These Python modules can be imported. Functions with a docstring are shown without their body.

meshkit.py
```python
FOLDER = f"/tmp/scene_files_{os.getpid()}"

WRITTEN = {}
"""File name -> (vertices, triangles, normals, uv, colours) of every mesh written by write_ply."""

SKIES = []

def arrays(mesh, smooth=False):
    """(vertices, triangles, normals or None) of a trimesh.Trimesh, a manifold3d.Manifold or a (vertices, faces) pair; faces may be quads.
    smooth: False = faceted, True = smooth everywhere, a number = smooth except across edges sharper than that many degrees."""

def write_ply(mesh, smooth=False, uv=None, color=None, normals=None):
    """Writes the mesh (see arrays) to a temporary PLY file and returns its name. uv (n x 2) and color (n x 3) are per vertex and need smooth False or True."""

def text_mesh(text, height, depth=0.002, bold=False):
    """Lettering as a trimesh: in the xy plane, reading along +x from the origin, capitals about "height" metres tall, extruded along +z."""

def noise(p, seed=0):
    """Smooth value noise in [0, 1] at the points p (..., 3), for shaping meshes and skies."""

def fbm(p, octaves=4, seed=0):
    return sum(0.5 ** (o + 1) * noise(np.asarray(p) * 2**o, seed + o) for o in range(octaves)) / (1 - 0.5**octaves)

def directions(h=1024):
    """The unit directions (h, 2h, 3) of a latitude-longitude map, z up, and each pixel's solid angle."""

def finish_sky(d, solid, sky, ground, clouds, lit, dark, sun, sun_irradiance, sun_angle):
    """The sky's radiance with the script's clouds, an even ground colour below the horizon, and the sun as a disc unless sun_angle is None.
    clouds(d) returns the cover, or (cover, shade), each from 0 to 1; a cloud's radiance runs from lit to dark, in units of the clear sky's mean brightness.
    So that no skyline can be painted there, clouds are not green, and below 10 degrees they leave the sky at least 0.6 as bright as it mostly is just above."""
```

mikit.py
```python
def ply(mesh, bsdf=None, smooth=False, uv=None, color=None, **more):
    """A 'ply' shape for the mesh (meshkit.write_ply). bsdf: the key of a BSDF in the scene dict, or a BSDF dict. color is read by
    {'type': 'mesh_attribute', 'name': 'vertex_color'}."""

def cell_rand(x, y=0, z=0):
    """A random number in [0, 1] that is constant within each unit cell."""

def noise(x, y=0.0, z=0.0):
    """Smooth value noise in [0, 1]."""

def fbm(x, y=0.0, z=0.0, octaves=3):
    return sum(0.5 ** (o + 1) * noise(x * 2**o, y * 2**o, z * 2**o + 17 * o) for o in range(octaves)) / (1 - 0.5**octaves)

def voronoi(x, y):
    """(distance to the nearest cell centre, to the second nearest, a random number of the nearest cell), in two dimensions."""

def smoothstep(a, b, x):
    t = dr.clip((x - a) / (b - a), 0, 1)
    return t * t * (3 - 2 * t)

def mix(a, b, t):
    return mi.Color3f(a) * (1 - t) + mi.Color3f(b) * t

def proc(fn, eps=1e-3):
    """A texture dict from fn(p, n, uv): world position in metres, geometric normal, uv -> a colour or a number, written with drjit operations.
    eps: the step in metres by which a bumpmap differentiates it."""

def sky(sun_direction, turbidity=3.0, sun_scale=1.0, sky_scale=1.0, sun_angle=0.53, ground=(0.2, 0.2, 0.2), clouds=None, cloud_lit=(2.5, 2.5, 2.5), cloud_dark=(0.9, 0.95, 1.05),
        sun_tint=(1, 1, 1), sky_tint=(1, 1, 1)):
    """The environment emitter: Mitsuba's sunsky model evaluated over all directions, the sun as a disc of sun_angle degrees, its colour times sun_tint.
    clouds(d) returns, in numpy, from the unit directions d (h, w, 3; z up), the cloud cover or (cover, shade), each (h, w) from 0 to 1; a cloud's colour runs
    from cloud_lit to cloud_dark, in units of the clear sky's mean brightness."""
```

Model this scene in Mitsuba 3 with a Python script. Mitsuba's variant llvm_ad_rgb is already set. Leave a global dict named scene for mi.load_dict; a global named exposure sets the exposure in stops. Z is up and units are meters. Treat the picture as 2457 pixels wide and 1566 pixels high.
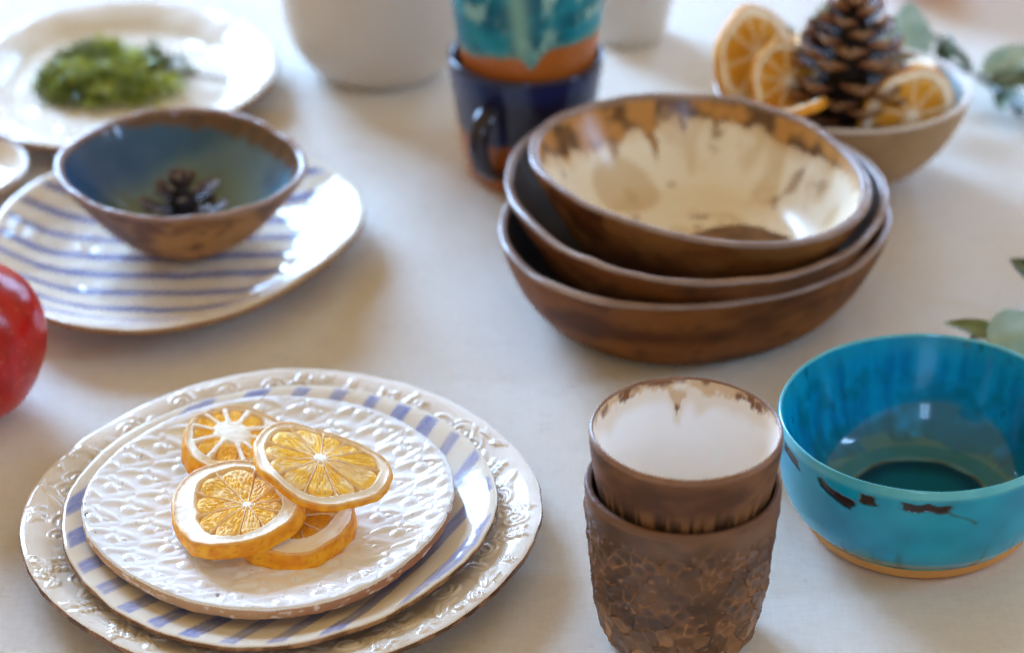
import math
import numpy as np
import drjit as dr
import mitsuba as mi
import trimesh
import mikit, meshkit
from scipy.interpolate import PchipInterpolator
from scipy.spatial import cKDTree

T = mi.ScalarTransform4f
scene, labels = {}, {}
PI = math.pi

# ------------------------------------------------------------------ camera, light, exposure
PITCH, DIST = math.radians(30.5), 1.25
CAM = [0.0, -DIST * math.cos(PITCH), DIST * math.sin(PITCH)]
scene['camera'] = {
    'type': 'thinlens', 'fov': 2 * math.degrees(math.atan(512 / 2418)), 'fov_axis': 'x',
    'aperture_radius': 0.0082, 'focus_distance': 1.040, 'near_clip': 0.05, 'far_clip': 20.0,
    'to_world': T().look_at(origin=CAM, target=[0, 0, 0], up=[0, 0, 1])}
exposure = 0.07
# warm bounce of the room
scene['room_light'] = {'type': 'constant', 'radiance': {'type': 'rgb', 'value': [0.53, 0.365, 0.16]}}


def window_light(key, az, dist, width, z0, z1, cols, rows, rgb, label):
    """A daylit window of panes between white bars, az in degrees right of straight ahead, sill z0 and head z1 above the table."""
    a = math.radians(az)
    c = np.array([math.sin(a) * dist, math.cos(a) * dist, 0.0])
    n = -np.array([math.sin(a), math.cos(a), 0.0])
    r = np.array([n[1], -n[0], 0.0])
    V, F = [], []
    bar, fr = 0.045, []
    pw, ph = width / cols, (z1 - z0) / rows
    for i in range(cols):
        for j in range(rows):
            x0, x1 = -width / 2 + i * pw + bar / 2, -width / 2 + (i + 1) * pw - bar / 2
            a0, a1 = z0 + j * ph + bar / 2, z0 + (j + 1) * ph - bar / 2
            q = [c + r * x + np.array([0, 0, z]) for x, z in ((x0, a0), (x1, a0), (x1, a1), (x0, a1))]
            k = len(V)
            V += q
            F += [[k, k + 1, k + 2], [k, k + 2, k + 3]]
    V, F = np.array(V), np.array(F)
    e = np.cross(V[F[0][1]] - V[F[0][0]], V[F[0][2]] - V[F[0][0]])
    if e @ n < 0:
        F = F[:, ::-1]
    scene[key + '__pane'] = {**mikit.ply((V, F), {'type': 'diffuse', 'reflectance': {'type': 'rgb', 'value': [0, 0, 0]}}),
                             'emitter': {'type': 'area', 'radiance': {'type': 'rgb', 'value': list(rgb)}}}
    bars = []
    M = np.eye(4)
    M[:3, 0], M[:3, 1], M[:3, 2], M[:3, 3] = r, n, [0, 0, 1], c - n * 0.02
    for i in range(cols + 1):
        b = trimesh.creation.box([bar, 0.05, z1 - z0 + 0.1])
        b.apply_translation([-width / 2 + i * pw, 0.0, (z0 + z1) / 2])
        bars.append(b)
    for j in range(rows + 1):
        b = trimesh.creation.box([width + 0.1, 0.044, bar])
        b.apply_translation([0, 0, z0 + j * ph])
        bars.append(b)
    b = trimesh.util.concatenate(bars)
    b.apply_transform(M)
    scene[key + '__frame'] = mikit.ply(b, 'white_paint')
    labels[key] = {'label': label, 'kind': 'structure'}
    labels[key + '__pane'] = {'kind': 'stuff'}


DAY = np.array([0.42, 0.70, 1.14])
scene['white_paint'] = {'type': 'diffuse', 'reflectance': {'type': 'rgb', 'value': [0.7, 0.7, 0.7]}}
window_light('window', -31, 3.0, 1.35, 0.30, 2.15, 2, 3, DAY * 41.0, 'tall daylit window at the back left')
window_light('window_001', 23, 3.0, 1.10, 0.30, 1.8, 2, 3, DAY * 11.0, 'narrower daylit window at the back right')
window_light('window_002', 178, 3.2, 0.50, 0.95, 2.20, 2, 3, DAY * 11.0, 'daylit window behind the viewer')
window_light('window_003', 98, 2.6, 0.28, 0.9, 2.1, 1, 2, DAY * 24.0, 'narrow daylit window on the right')

# ------------------------------------------------------------------ materials
VC = {'type': 'mesh_attribute', 'name': 'vertex_color'}


def grain(p, n, uv):
    return mikit.fbm(p.x * 420, p.y * 420, p.z * 420, octaves=3)


def fine_grain(p, n, uv):
    return mikit.fbm(p.x * 1500, p.y * 1500, p.z * 1500, octaves=2)


scene['glossy_glaze'] = {'type': 'principled', 'base_color': VC, 'roughness': 0.115, 'specular': 0.55}
scene['dull_glaze'] = {'type': 'principled', 'base_color': VC, 'roughness': 0.25, 'specular': 0.5}
scene['carved_clay'] = {'type': 'principled', 'base_color': VC, 'roughness': 0.40, 'specular': 0.5}
scene['soft_glaze'] = {'type': 'principled', 'base_color': VC, 'roughness': 0.33, 'specular': 0.38}
scene['satin_clay'] = {'type': 'bumpmap', 'arbitrary': mikit.proc(grain, 4e-4), 'scale': 0.0005,
                       'bsdf': {'type': 'principled', 'base_color': VC, 'roughness': 0.50, 'specular': 0.16}}
scene['bare_clay'] = {'type': 'bumpmap', 'arbitrary': mikit.proc(fine_grain, 1e-4), 'scale': 0.00035,
                      'bsdf': {'type': 'principled', 'base_color': VC, 'roughness': 0.75, 'specular': 0.3}}
scene['fruit_pulp'] = {'type': 'principled', 'base_color': VC, 'roughness': 0.6, 'specular': 0.16}
scene['dry_plant'] = {'type': 'twosided', 'bsdf': {'type': 'principled', 'base_color': VC, 'roughness': 0.55, 'specular': 0.35}}
scene['leaf_skin'] = {'type': 'twosided', 'bsdf': {'type': 'principled', 'base_color': VC, 'roughness': 0.4, 'specular': 0.5, 'sheen': 0.3}}


def table_colour(p, n, uv):
    blot = mikit.fbm(p.x * 9 + 3, p.y * 9 + 8, 0.0, octaves=4)
    spots = mikit.smoothstep(0.76, 0.84, mikit.noise(p.x * 62 + 7, p.y * 62)) * mikit.noise(p.x * 8 + 31, p.y * 8)
    weave = mikit.noise(p.x * 900, p.y * 240) * 0.5 + mikit.noise(p.x * 240, p.y * 900) * 0.5
    c = mikit.mix((0.680, 0.640, 0.570), (0.704, 0.664, 0.60), blot)
    c = c * (0.955 + 0.09 * weave)
    return mikit.mix(mikit.mix(c, (0.44, 0.38, 0.32), spots * 0.15), (0.30, 0.24, 0.19), mikit.smoothstep(0.90, 0.93, mikit.noise(p.x * 210 + 3, p.y * 260)) * mikit.smoothstep(0.5, 0.7, mikit.noise(p.x * 23, p.y * 23)) * 0.14)


def table_weave(p, n, uv):
    return mikit.noise(p.x * 1100, p.y * 260) + mikit.noise(p.x * 260, p.y * 1100) + 1.5 * mikit.fbm(p.x * 160, p.y * 160, octaves=2)


scene['table_cloth'] = {'type': 'bumpmap', 'arbitrary': mikit.proc(table_weave, 3e-4), 'scale': 0.00010,
                        'bsdf': {'type': 'principled', 'base_color': mikit.proc(table_colour), 'roughness': 0.62, 'specular': 0.16}}


# ------------------------------------------------------------------ helpers
def lin(r, g, b):
    c = np.array([r, g, b], float) / 255
    return np.where(c <= 0.04045, c / 12.92, ((c + 0.055) / 1.055) ** 2.4)


def ss(a, b, x):
    t = np.clip((x - a) / (b - a), 0, 1)
    return t * t * (3 - 2 * t)


def mx(a, b, t):
    t = np.asarray(t)[..., None]
    return np.asarray(a) * (1 - t) + np.asarray(b) * t


def nz(x, y, z=0.0, f=100.0, o=3, seed=0):
    x, y, z = np.broadcast_arrays(x, y, z)
    return meshkit.fbm(np.stack([x * f, y * f, z * f], -1), o, seed)


def shape(V, F, N, C, bsdf):
    V = np.asarray(V).reshape(-1, 3)
    path = meshkit.write_ply((V, np.asarray(F)), False, None, np.clip(np.asarray(C).reshape(-1, 3), 0, 1), normals=np.asarray(N).reshape(-1, 3))
    return {'type': 'ply', 'filename': path, 'face_normals': False, 'bsdf': {'type': 'ref', 'id': bsdf}}


def grid_faces(ns, nt, wrap=False):
    i, j = np.meshgrid(np.arange(ns - 1), np.arange(nt if wrap else nt - 1), indexing='ij')
    a, b = i * nt + j, i * nt + (j + 1) % nt
    c, d = (i + 1) * nt + (j + 1) % nt, (i + 1) * nt + j
    return np.vstack([np.stack([a, b, c], -1).reshape(-1, 3), np.stack([a, c, d], -1).reshape(-1, 3)])


def grid_normals(P, wrap):
    if wrap:
        dt = np.roll(P, -1, 1) - np.roll(P, 1, 1)
    else:
        dt = np.gradient(P, axis=1)
    ds = np.gradient(P, axis=0)
    n = np.cross(dt, ds)
    return n / np.maximum(np.linalg.norm(n, axis=-1, keepdims=True), 1e-15)


def mesh_shape(m, bsdf, colour, smooth=True):
    """A trimesh with one colour or colours per vertex."""
    V, F, N = meshkit.arrays(m, smooth)
    C = np.broadcast_to(colour, V.shape) if np.ndim(colour) == 1 else colour(V) if callable(colour) else colour
    return shape(V, F, N, C, bsdf)


def numbered(key):
    if key not in scene:
        return key
    k = 1
    while f'{key}_{k:03d}' in scene:
        k += 1
    return f'{key}_{k:03d}'


def tag(key, label, cat, group=None):
    labels[key] = {'label': label, 'category': cat}
    if group:
        labels[key]['group'] = group


def outline(co):
    """r(theta) from fourier terms [1, cos, sin, cos2, sin2, ...]"""
    def f(th):
        r = np.full_like(th, co[0])
        for k in range(1, (len(co) - 1) // 2 + 1):
            r = r + co[2 * k - 1] * np.cos(k * th) + co[2 * k] * np.sin(k * th)
        return r
    return f


def pot(key, centre, R, parts, nt=256, z0=0.0, rim=None, zvar=None, disp=None, flow=1.0, tilt=None):
    """A thrown or hand-built vessel. parts: [(part name, bsdf, [(f, z), ...], rows, colour fn)], one profile from under the base over the rim to the inside's
    middle; f is a share of the rim's radius R, rim(theta) the rim's own radius."""
    th = np.arange(nt) / nt * 2 * PI
    k = (rim(th) / R if rim else np.ones(nt)) - 1
    fs, zs, tags = [], [], []
    for pi_, (_, _, prof, rows, _) in enumerate(parts):
        p = np.array(prof, float)
        d = np.r_[0, np.cumsum(np.hypot(np.diff(p[:, 0]) * R, np.diff(p[:, 1])))]
        u = np.linspace(0, d[-1], rows)
        fs.append(PchipInterpolator(d, p[:, 0])(u))
        zs.append(PchipInterpolator(d, p[:, 1])(u))
    f = np.concatenate([x if i == 0 else x[1:] for i, x in enumerate(fs)])
    z = np.concatenate([x if i == 0 else x[1:] for i, x in enumerate(zs)])
    ends = np.cumsum([len(fs[0])] + [len(x) - 1 for x in fs[1:]])
    starts = np.r_[0, ends[:-1] - 1]
    Ff, Tt = np.meshgrid(f, th, indexing='ij')
    Zz = np.repeat(z[:, None], nt, 1)
    w = np.clip(Ff, 0, 1.2) ** flow
    rad = Ff * R * (1 + k[None] * w)
    zr = max(z.max(), 1e-6)
    if zvar is not None:
        Zz = Zz + zvar(th)[None] * np.clip(z / zr, 0, 1)[:, None] ** 2
    P = np.stack([rad * np.cos(Tt), rad * np.sin(Tt), Zz], -1)
    N = grid_normals(P, True)
    g = dict(th=Tt, f=Ff, z=Zz, x=P[..., 0], y=P[..., 1], r=rad)
    if disp is not None:
        h = np.zeros_like(Ff)
        for i, (a, b) in enumerate(zip(starts, ends)):
            sub = {q: v[a:b] for q, v in g.items()}
            hh = disp(parts[i][0], sub)
            h[a:b] = hh
        P = P + N * h[..., None]
        N = grid_normals(P, True)
    if tilt is not None:
        ax, ay = tilt
        P[..., 2] += P[..., 0] * ax + P[..., 1] * ay
    P = P + np.array([centre[0], centre[1], z0])
    for i, (a, b) in enumerate(zip(starts, ends)):
        name, bsdf, _, _, colour = parts[i]
        sub = {q: v[a:b] for q, v in g.items()}
        C = colour(sub) if callable(colour) else np.broadcast_to(colour, P[a:b].shape)
        scene[f'{key}__{name}'] = shape(P[a:b], grid_faces(b - a, nt, True), N[a:b], C, bsdf)


def wob(th, amp, seed, f=1.6):
    return amp * 2 * (nz(np.cos(th) * f + 7, np.sin(th) * f + 3, seed * 3.7, 1.0, 3) - 0.5)


def tube(path, rad, nt=12, squash=1.0):
    """A closed tube along path (n, 3), radii rad (n,)."""
    path = np.asarray(path, float)
    rad = np.broadcast_to(rad, len(path))
    t = np.gradient(path, axis=0)
    t /= np.linalg.norm(t, axis=1, keepdims=True)
    u = np.cross(t[0], [0.3, 0.2, 0.9])
    rings = []
    for i in range(len(path)):
        u = u - t[i] * (u @ t[i])
        u /= np.linalg.norm(u)
        v = np.cross(t[i], u)
        a = np.arange(nt) / nt * 2 * PI
        rings.append(path[i] + rad[i] * (np.cos(a)[:, None] * u + squash * np.sin(a)[:, None] * v))
    V = np.vstack(rings + [path[:1], path[-1:]])
    F = [tuple(x) for x in grid_faces(len(path), nt, True)]
    n = len(path) * nt
    for j in range(nt):
        F.append((n, (j + 1) % nt, j))
        F.append((n + 1, n - nt + j, n - nt + (j + 1) % nt))
    m = trimesh.Trimesh(V, np.array(F), process=False)
    if m.volume < 0:
        m.invert()
    return m


# ------------------------------------------------------------------ the table
slab = trimesh.creation.box([2.2, 2.0, 0.04])
slab.apply_translation([0, 0.25, -0.02])
scene['tabletop'] = mikit.ply(slab, 'table_cloth')
labels['tabletop'] = {'label': 'pale beige cloth covered table top under all the pottery', 'kind': 'structure'}

# ------------------------------------------------------------------ front plate stack
rng = np.random.default_rng(4)
CREAM, WHITE = lin(232, 224, 208), lin(240, 238, 236)
CLAY, DARKCLAY = lin(176, 128, 92), lin(92, 62, 44)


def rose(dx, dy, s):
    r, a = np.hypot(dx, dy) / s, np.arctan2(dy, dx)
    sp = 0.5 + 0.5 * np.cos(2 * PI * (r * 2.3 + 0.12 * np.sin(3 * a + 5 * r) - a / (2 * PI)))
    return (0.30 + 0.9 * sp ** 1.5) * ss(1.05, 0.8, r)


def leaf(dx, dy, s, asp=0.42):
    q = 1 - (dx / s) ** 2 - (dy / (s * asp)) ** 2
    h = np.sqrt(np.maximum(q, 0))
    return h * (1 - 0.55 * np.exp(-(dy / (0.07 * s)) ** 2)) * 1.0


motifs = []
a = 0.0
Rr = 0.116
while a < 2 * PI - 0.05:
    s = rng.uniform(0.0062, 0.0088)
    r = rng.uniform(0.0915, 0.1055)
    kind = rng.choice(['rose', 'leafs', 'spray', 'leafs', 'rose'])
    motifs.append((kind, r * math.cos(a), r * math.sin(a), s, a + rng.uniform(-1, 1)))
    a += (s * 1.35 + 0.001) / 0.1
for _ in range(90):
    a = rng.uniform(0, 2 * PI)
    r = rng.choice([rng.uniform(0.086, 0.092), rng.uniform(0.107, 0.111)])
    motifs.append((rng.choice(['leafs', 'spray', 'bud']), r * math.cos(a), r * math.sin(a), rng.uniform(0.0032, 0.0052), rng.uniform(0, 6.28)))


def outer_emboss(part, g):
    h = 0.00012 * (nz(g['x'], g['y'], 0, 70, 2, 5) - 0.5) * 2
    if part != 'glazed_face':
        return h + (0.0006 * (nz(g['x'], g['y'], g['z'], 330, 2, 9) - 0.5) if part == 'edge' else 0)
    x, y = g['x'], g['y']
    e = np.zeros_like(x)
    zone = g['f'] > 0.66
    for kind, mxx, my, s, ang in motifs:
        sel = zone & (np.hypot(x - mxx, y - my) < s * 2.2)
        if not sel.any():
            continue
        dx, dy = x[sel] - mxx, y[sel] - my
        c, sn = math.cos(ang), math.sin(ang)
        u, v = dx * c + dy * sn, -dx * sn + dy * c
        if kind == 'rose':
            hh = rose(u, v, s) * 0.9
        elif kind == 'ring':
            r = np.hypot(u, v) / s
            hh = np.exp(-((r - 0.75) / 0.16) ** 2) + 0.8 * np.exp(-(r / 0.35) ** 2)
        elif kind == 'leafs':
            hh = leaf(u, v, s)
            for q in (-1, 1):
                u2, v2 = u * math.cos(0.8 * q) + v * math.sin(0.8 * q) + s * 0.5, -u * math.sin(0.8 * q) + v * math.cos(0.8 * q)
                hh = np.maximum(hh, 0.85 * leaf(u2, v2 - q * 0.2 * s, s * 0.8))
        elif kind == 'spray':
            hh = 0.6 * np.exp(-(v / (0.1 * s)) ** 2) * (np.abs(u) < s)
            for q in np.linspace(-0.8, 0.8, 5):
                for sd in (-1, 1):
                    uu, vv = u - q * s - 0.15 * s, v - sd * 0.38 * s
                    hh = np.maximum(hh, leaf(uu * 0.7 + sd * vv * 0.7, vv * 0.7 - sd * uu * 0.7, 0.32 * s, 0.5))
        else:
            hh = leaf(u, v, s, 0.6)
        e[sel] = np.maximum(e[sel], hh)
    return h + 0.00100 * e * ss(0.66, 0.74, g['f']) * ss(0.995, 0.95, g['f'])


def glaze_white(g):
    t = nz(g['x'], g['y'], 0, 30, 3, 3)
    c = mx(lin(226, 219, 206), lin(240, 236, 229), ss(0.3, 0.7, t))
    dots = ss(0.92, 0.95, nz(g['x'] + 4, g['y'], 0, 560, 1, 6)) * ss(0.55, 0.75, nz(g['x'], g['y'], 0, 40, 1, 16))
    return mx(c, lin(110, 80, 55), dots * 0.6)


def edge_dark(g):
    t = nz(g['x'], g['y'], g['z'], 160, 3, 8)
    return mx(DARKCLAY, lin(146, 110, 84), ss(0.42, 0.66, t))


outer_rim = outline([0.11603, 7e-05, -0.0013, -0.00174, 0.00074, 0.00011, -0.00016, 0.00172, 0.00038])
pot('serving_plate', (-0.10228, -0.1881), 0.116, [
    ('underside', 'soft_glaze', [(0.002, 0.0), (0.55, 0.0), (0.6, 0.0008), (0.8, 0.0065), (0.985, 0.0148)], 24, lambda g: edge_dark(g) * 0.9),
    ('edge', 'soft_glaze', [(0.985, 0.0148), (0.998, 0.0164), (0.994, 0.018)], 7, edge_dark),
    ('glazed_face', 'glossy_glaze', [(0.994, 0.018), (0.98, 0.0182), (0.86, 0.0142), (0.72, 0.0075), (0.64, 0.0058), (0.002, 0.0056)], 190, glaze_white)],
    nt=860, rim=lambda t: outer_rim(t) + wob(t, 0.0006, 3, 12), zvar=lambda t: wob(t, 0.0022, 5), disp=outer_emboss)
tag('serving_plate', 'largest white plate with embossed roses, bottom of the front stack of plates', 'plate')

mid_rim = outline([0.09807, 2e-05, 0.00027, -0.00263, 0.00196, 0.00027, 0.00088, 0.00115, -0.00015])
SD = np.array([math.cos(math.radians(60)), math.sin(math.radians(60))])


def stripes(x, y, d, space, width, seed, wav=0.0016, off=0.0):
    """Cover 0..1 of hand brushed stripes running along d."""
    across, along = x * -d[1] + y * d[0], x * d[0] + y * d[1]
    a2 = across + off + wav * 2 * (nz(along, across * 0.25, seed, 16, 2, seed) - 0.5)
    i = np.floor(a2 / space + 0.5)
    rnd = meshkit.noise(np.stack([i * 1.0 + 0.5, i * 0 + seed, i * 0], -1), seed)
    wdt = width * (0.8 + 0.5 * rnd) * (0.85 + 0.3 * nz(along, i, seed, 25, 2, seed + 1))
    d0 = np.abs(a2 - i * space)
    cov = ss(wdt / 2 + 0.0005, wdt / 2 - 0.0004, d0)
    brush = nz(across * 9, along * 0.55, seed, 190, 3, seed + 2)
    return cov * (0.52 + 0.6 * (rnd - 0.5) * 0.6 + 0.62 * (brush - 0.4)), cov


def mid_face(g):
    t = nz(g['x'], g['y'], 0, 24, 3, 13)
    c = mx(lin(222, 214, 196), lin(232, 226, 212), t)
    s, cov = stripes(g['x'], g['y'], SD, 0.0168, 0.0066, 11, off=0.004)
    c = mx(c, lin(28, 94, 192), np.clip(s * 0.95, 0, 0.88) * ss(0.985, 0.965, g['f'] + 0.02 * (nz(g['x'], g['y'], 0, 120, 2, 4) - 0.5)))
    return mx(c, lin(150, 112, 78), ss(0.988, 1.0, g['f']) * 0.7)


def edge_brown(g):
    t = nz(g['x'], g['y'], g['z'], 190, 3, 28)
    return mx(lin(112, 78, 52), lin(168, 130, 94), ss(0.4, 0.7, t))


pot('striped_plate', (-0.10303, -0.1928), 0.098, [
    ('underside', 'soft_glaze', [(0.002, 0.0068), (0.55, 0.0068), (0.62, 0.0076), (0.84, 0.0136), (0.985, 0.0192)], 24, lin(150, 118, 88)),
    ('edge', 'satin_clay', [(0.985, 0.0192), (0.998, 0.0204), (0.995, 0.0218)], 6, edge_brown),
    ('glazed_face', 'glossy_glaze', [(0.995, 0.0218), (0.985, 0.0221), (0.86, 0.0186), (0.72, 0.0145), (0.62, 0.0126), (0.002, 0.0124)], 130, mid_face)],
    nt=640, rim=lambda t: mid_rim(t) + wob(t, 0.0008, 13, 9), zvar=lambda t: wob(t, 0.0016, 15),
    disp=lambda p, g: 0.00025 * (nz(g['x'], g['y'], 0, 45, 2, 25) - 0.5) * 2)
tag('striped_plate', 'cream plate with wide diagonal blue stripes, middle of the front stack', 'plate')

in_rim = outline([0.08206, 0, 0, -0.00078, 0.00018, -0.00057, 0.00063, 0.00076, 0.00073])
V1, V2 = np.array([-0.0041, -0.0241]), np.array([-0.0140, -0.0103])
LM = np.linalg.inv(np.stack([V1, V2], 1))


def inner_emboss(part, g):
    x, y = g['x'], g['y']
    h = 0.0002 * (nz(x, y, g['z'], 60, 2, 35) - 0.5) * 2
    if part != 'glazed_face':
        return h + 0.0008 * (nz(x, y, g['z'], 260, 3, 36) - 0.5)
    wx = x + 0.0011 * (nz(x, y, 0, 60, 2, 31) - 0.5) * 2
    wy = y + 0.0011 * (nz(x, y, 0, 60, 2, 32) - 0.5) * 2
    u, v = LM[0, 0] * wx + LM[0, 1] * wy, LM[1, 0] * wx + LM[1, 1] * wy
    e = np.zeros_like(x)
    for iu in (0, 1):
        for iv in (0, 1):
            cu, cv = np.floor(u) + iu, np.floor(v) + iv
            dx = wx - (cu * V1[0] + cv * V2[0])
            dy = wy - (cu * V1[1] + cv * V2[1])
            ball = np.exp(-1.5 * ((dx / 0.0033) ** 2 + ((dy + 0.0024) / 0.0038) ** 2) ** 1.4)
            e = np.maximum(e, 1.05 * ball)
            for q, ln in ((-1, 0.0078), (1, 0.0066)):
                a = 0.20 if q < 0 else -0.45
                uu = (dx - q * 0.0060) * math.cos(a) + (dy - 0.0016) * math.sin(a)
                vv = -(dx - q * 0.0060) * math.sin(a) + (dy - 0.0016) * math.cos(a)
                vv = vv + 18 * uu * uu * (1 if q < 0 else 0.6)
                e = np.maximum(e, 0.9 * np.exp(-1.4 * ((uu / ln) ** 2 + (vv / 0.0027) ** 2) ** 1.2))
            e = np.maximum(e, 0.7 * np.exp(-1.5 * ((dx / 0.0026) ** 2 + ((dy - 0.0042) / 0.0032) ** 2)))
            e = np.maximum(e, 0.5 * np.sqrt(np.maximum(0, 1 - ((dx - 0.0052) / 0.0017) ** 2 - ((dy + 0.0015) / 0.0017) ** 2)))
    e = np.maximum(e, 0.35 * (0.5 + 0.5 * np.cos(2 * PI * (u - 0.5))) ** 6)
    fade = 0.25 + 0.75 * ss(0.42, 0.62, g['f'] + 0.25 * (nz(x, y, 0, 25, 2, 33) - 0.5))
    return h + 0.00105 * e * fade * ss(1.0, 0.95, g['f'])


def inner_face(g):
    t = nz(g['x'], g['y'], 0, 26, 3, 43)
    c = mx(lin(228, 230, 231), lin(238, 241, 244), ss(0.3, 0.7, t))
    dots = ss(0.93, 0.96, nz(g['x'] + 9, g['y'], 0, 520, 1, 46)) * ss(0.6, 1.0, g['f'])
    c = mx(c, lin(60, 45, 38), dots * 0.8)
    chip = np.exp(-((g['x'] + 0.0785) / 0.0013) ** 2 - ((g['y'] + 0.016) / 0.0018) ** 2)
    return mx(c, lin(60, 42, 30), ss(0.3, 0.6, chip))


def inner_edge(g):
    t = nz(g['x'], g['y'], g['z'], 120, 3, 48)
    c = mx(lin(196, 160, 126), lin(176, 128, 104), ss(-0.02, 0.05, g['x'] + 0.03 * (t - 0.5)))
    return mx(c, lin(236, 228, 220), ss(0.60, 0.68, nz(g['x'], g['y'], g['z'] * 2, 230, 2, 49)) * 0.8)


pot('textured_plate', (-0.10694, -0.19345), 0.0821, [
    ('underside', 'bare_clay', [(0.002, 0.0142), (0.55, 0.0142), (0.7, 0.0155), (0.97, 0.0215)], 18, lin(188, 150, 118)),
    ('edge', 'bare_clay', [(0.97, 0.0215), (0.994, 0.0228), (1.0, 0.0250), (0.997, 0.0272)], 10, inner_edge),
    ('glazed_face', 'glossy_glaze', [(0.997, 0.0272), (0.985, 0.0280), (0.9, 0.0262), (0.72, 0.0232), (0.5, 0.0214), (0.002, 0.0208)], 240, inner_face)],
    nt=900, rim=lambda t: in_rim(t) + wob(t, 0.0006, 23, 8), zvar=lambda t: wob(t, 0.0012, 25), disp=inner_emboss)
tag('textured_plate', 'small white textured plate with bare clay edge, topmost of the front stack', 'plate')


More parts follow.
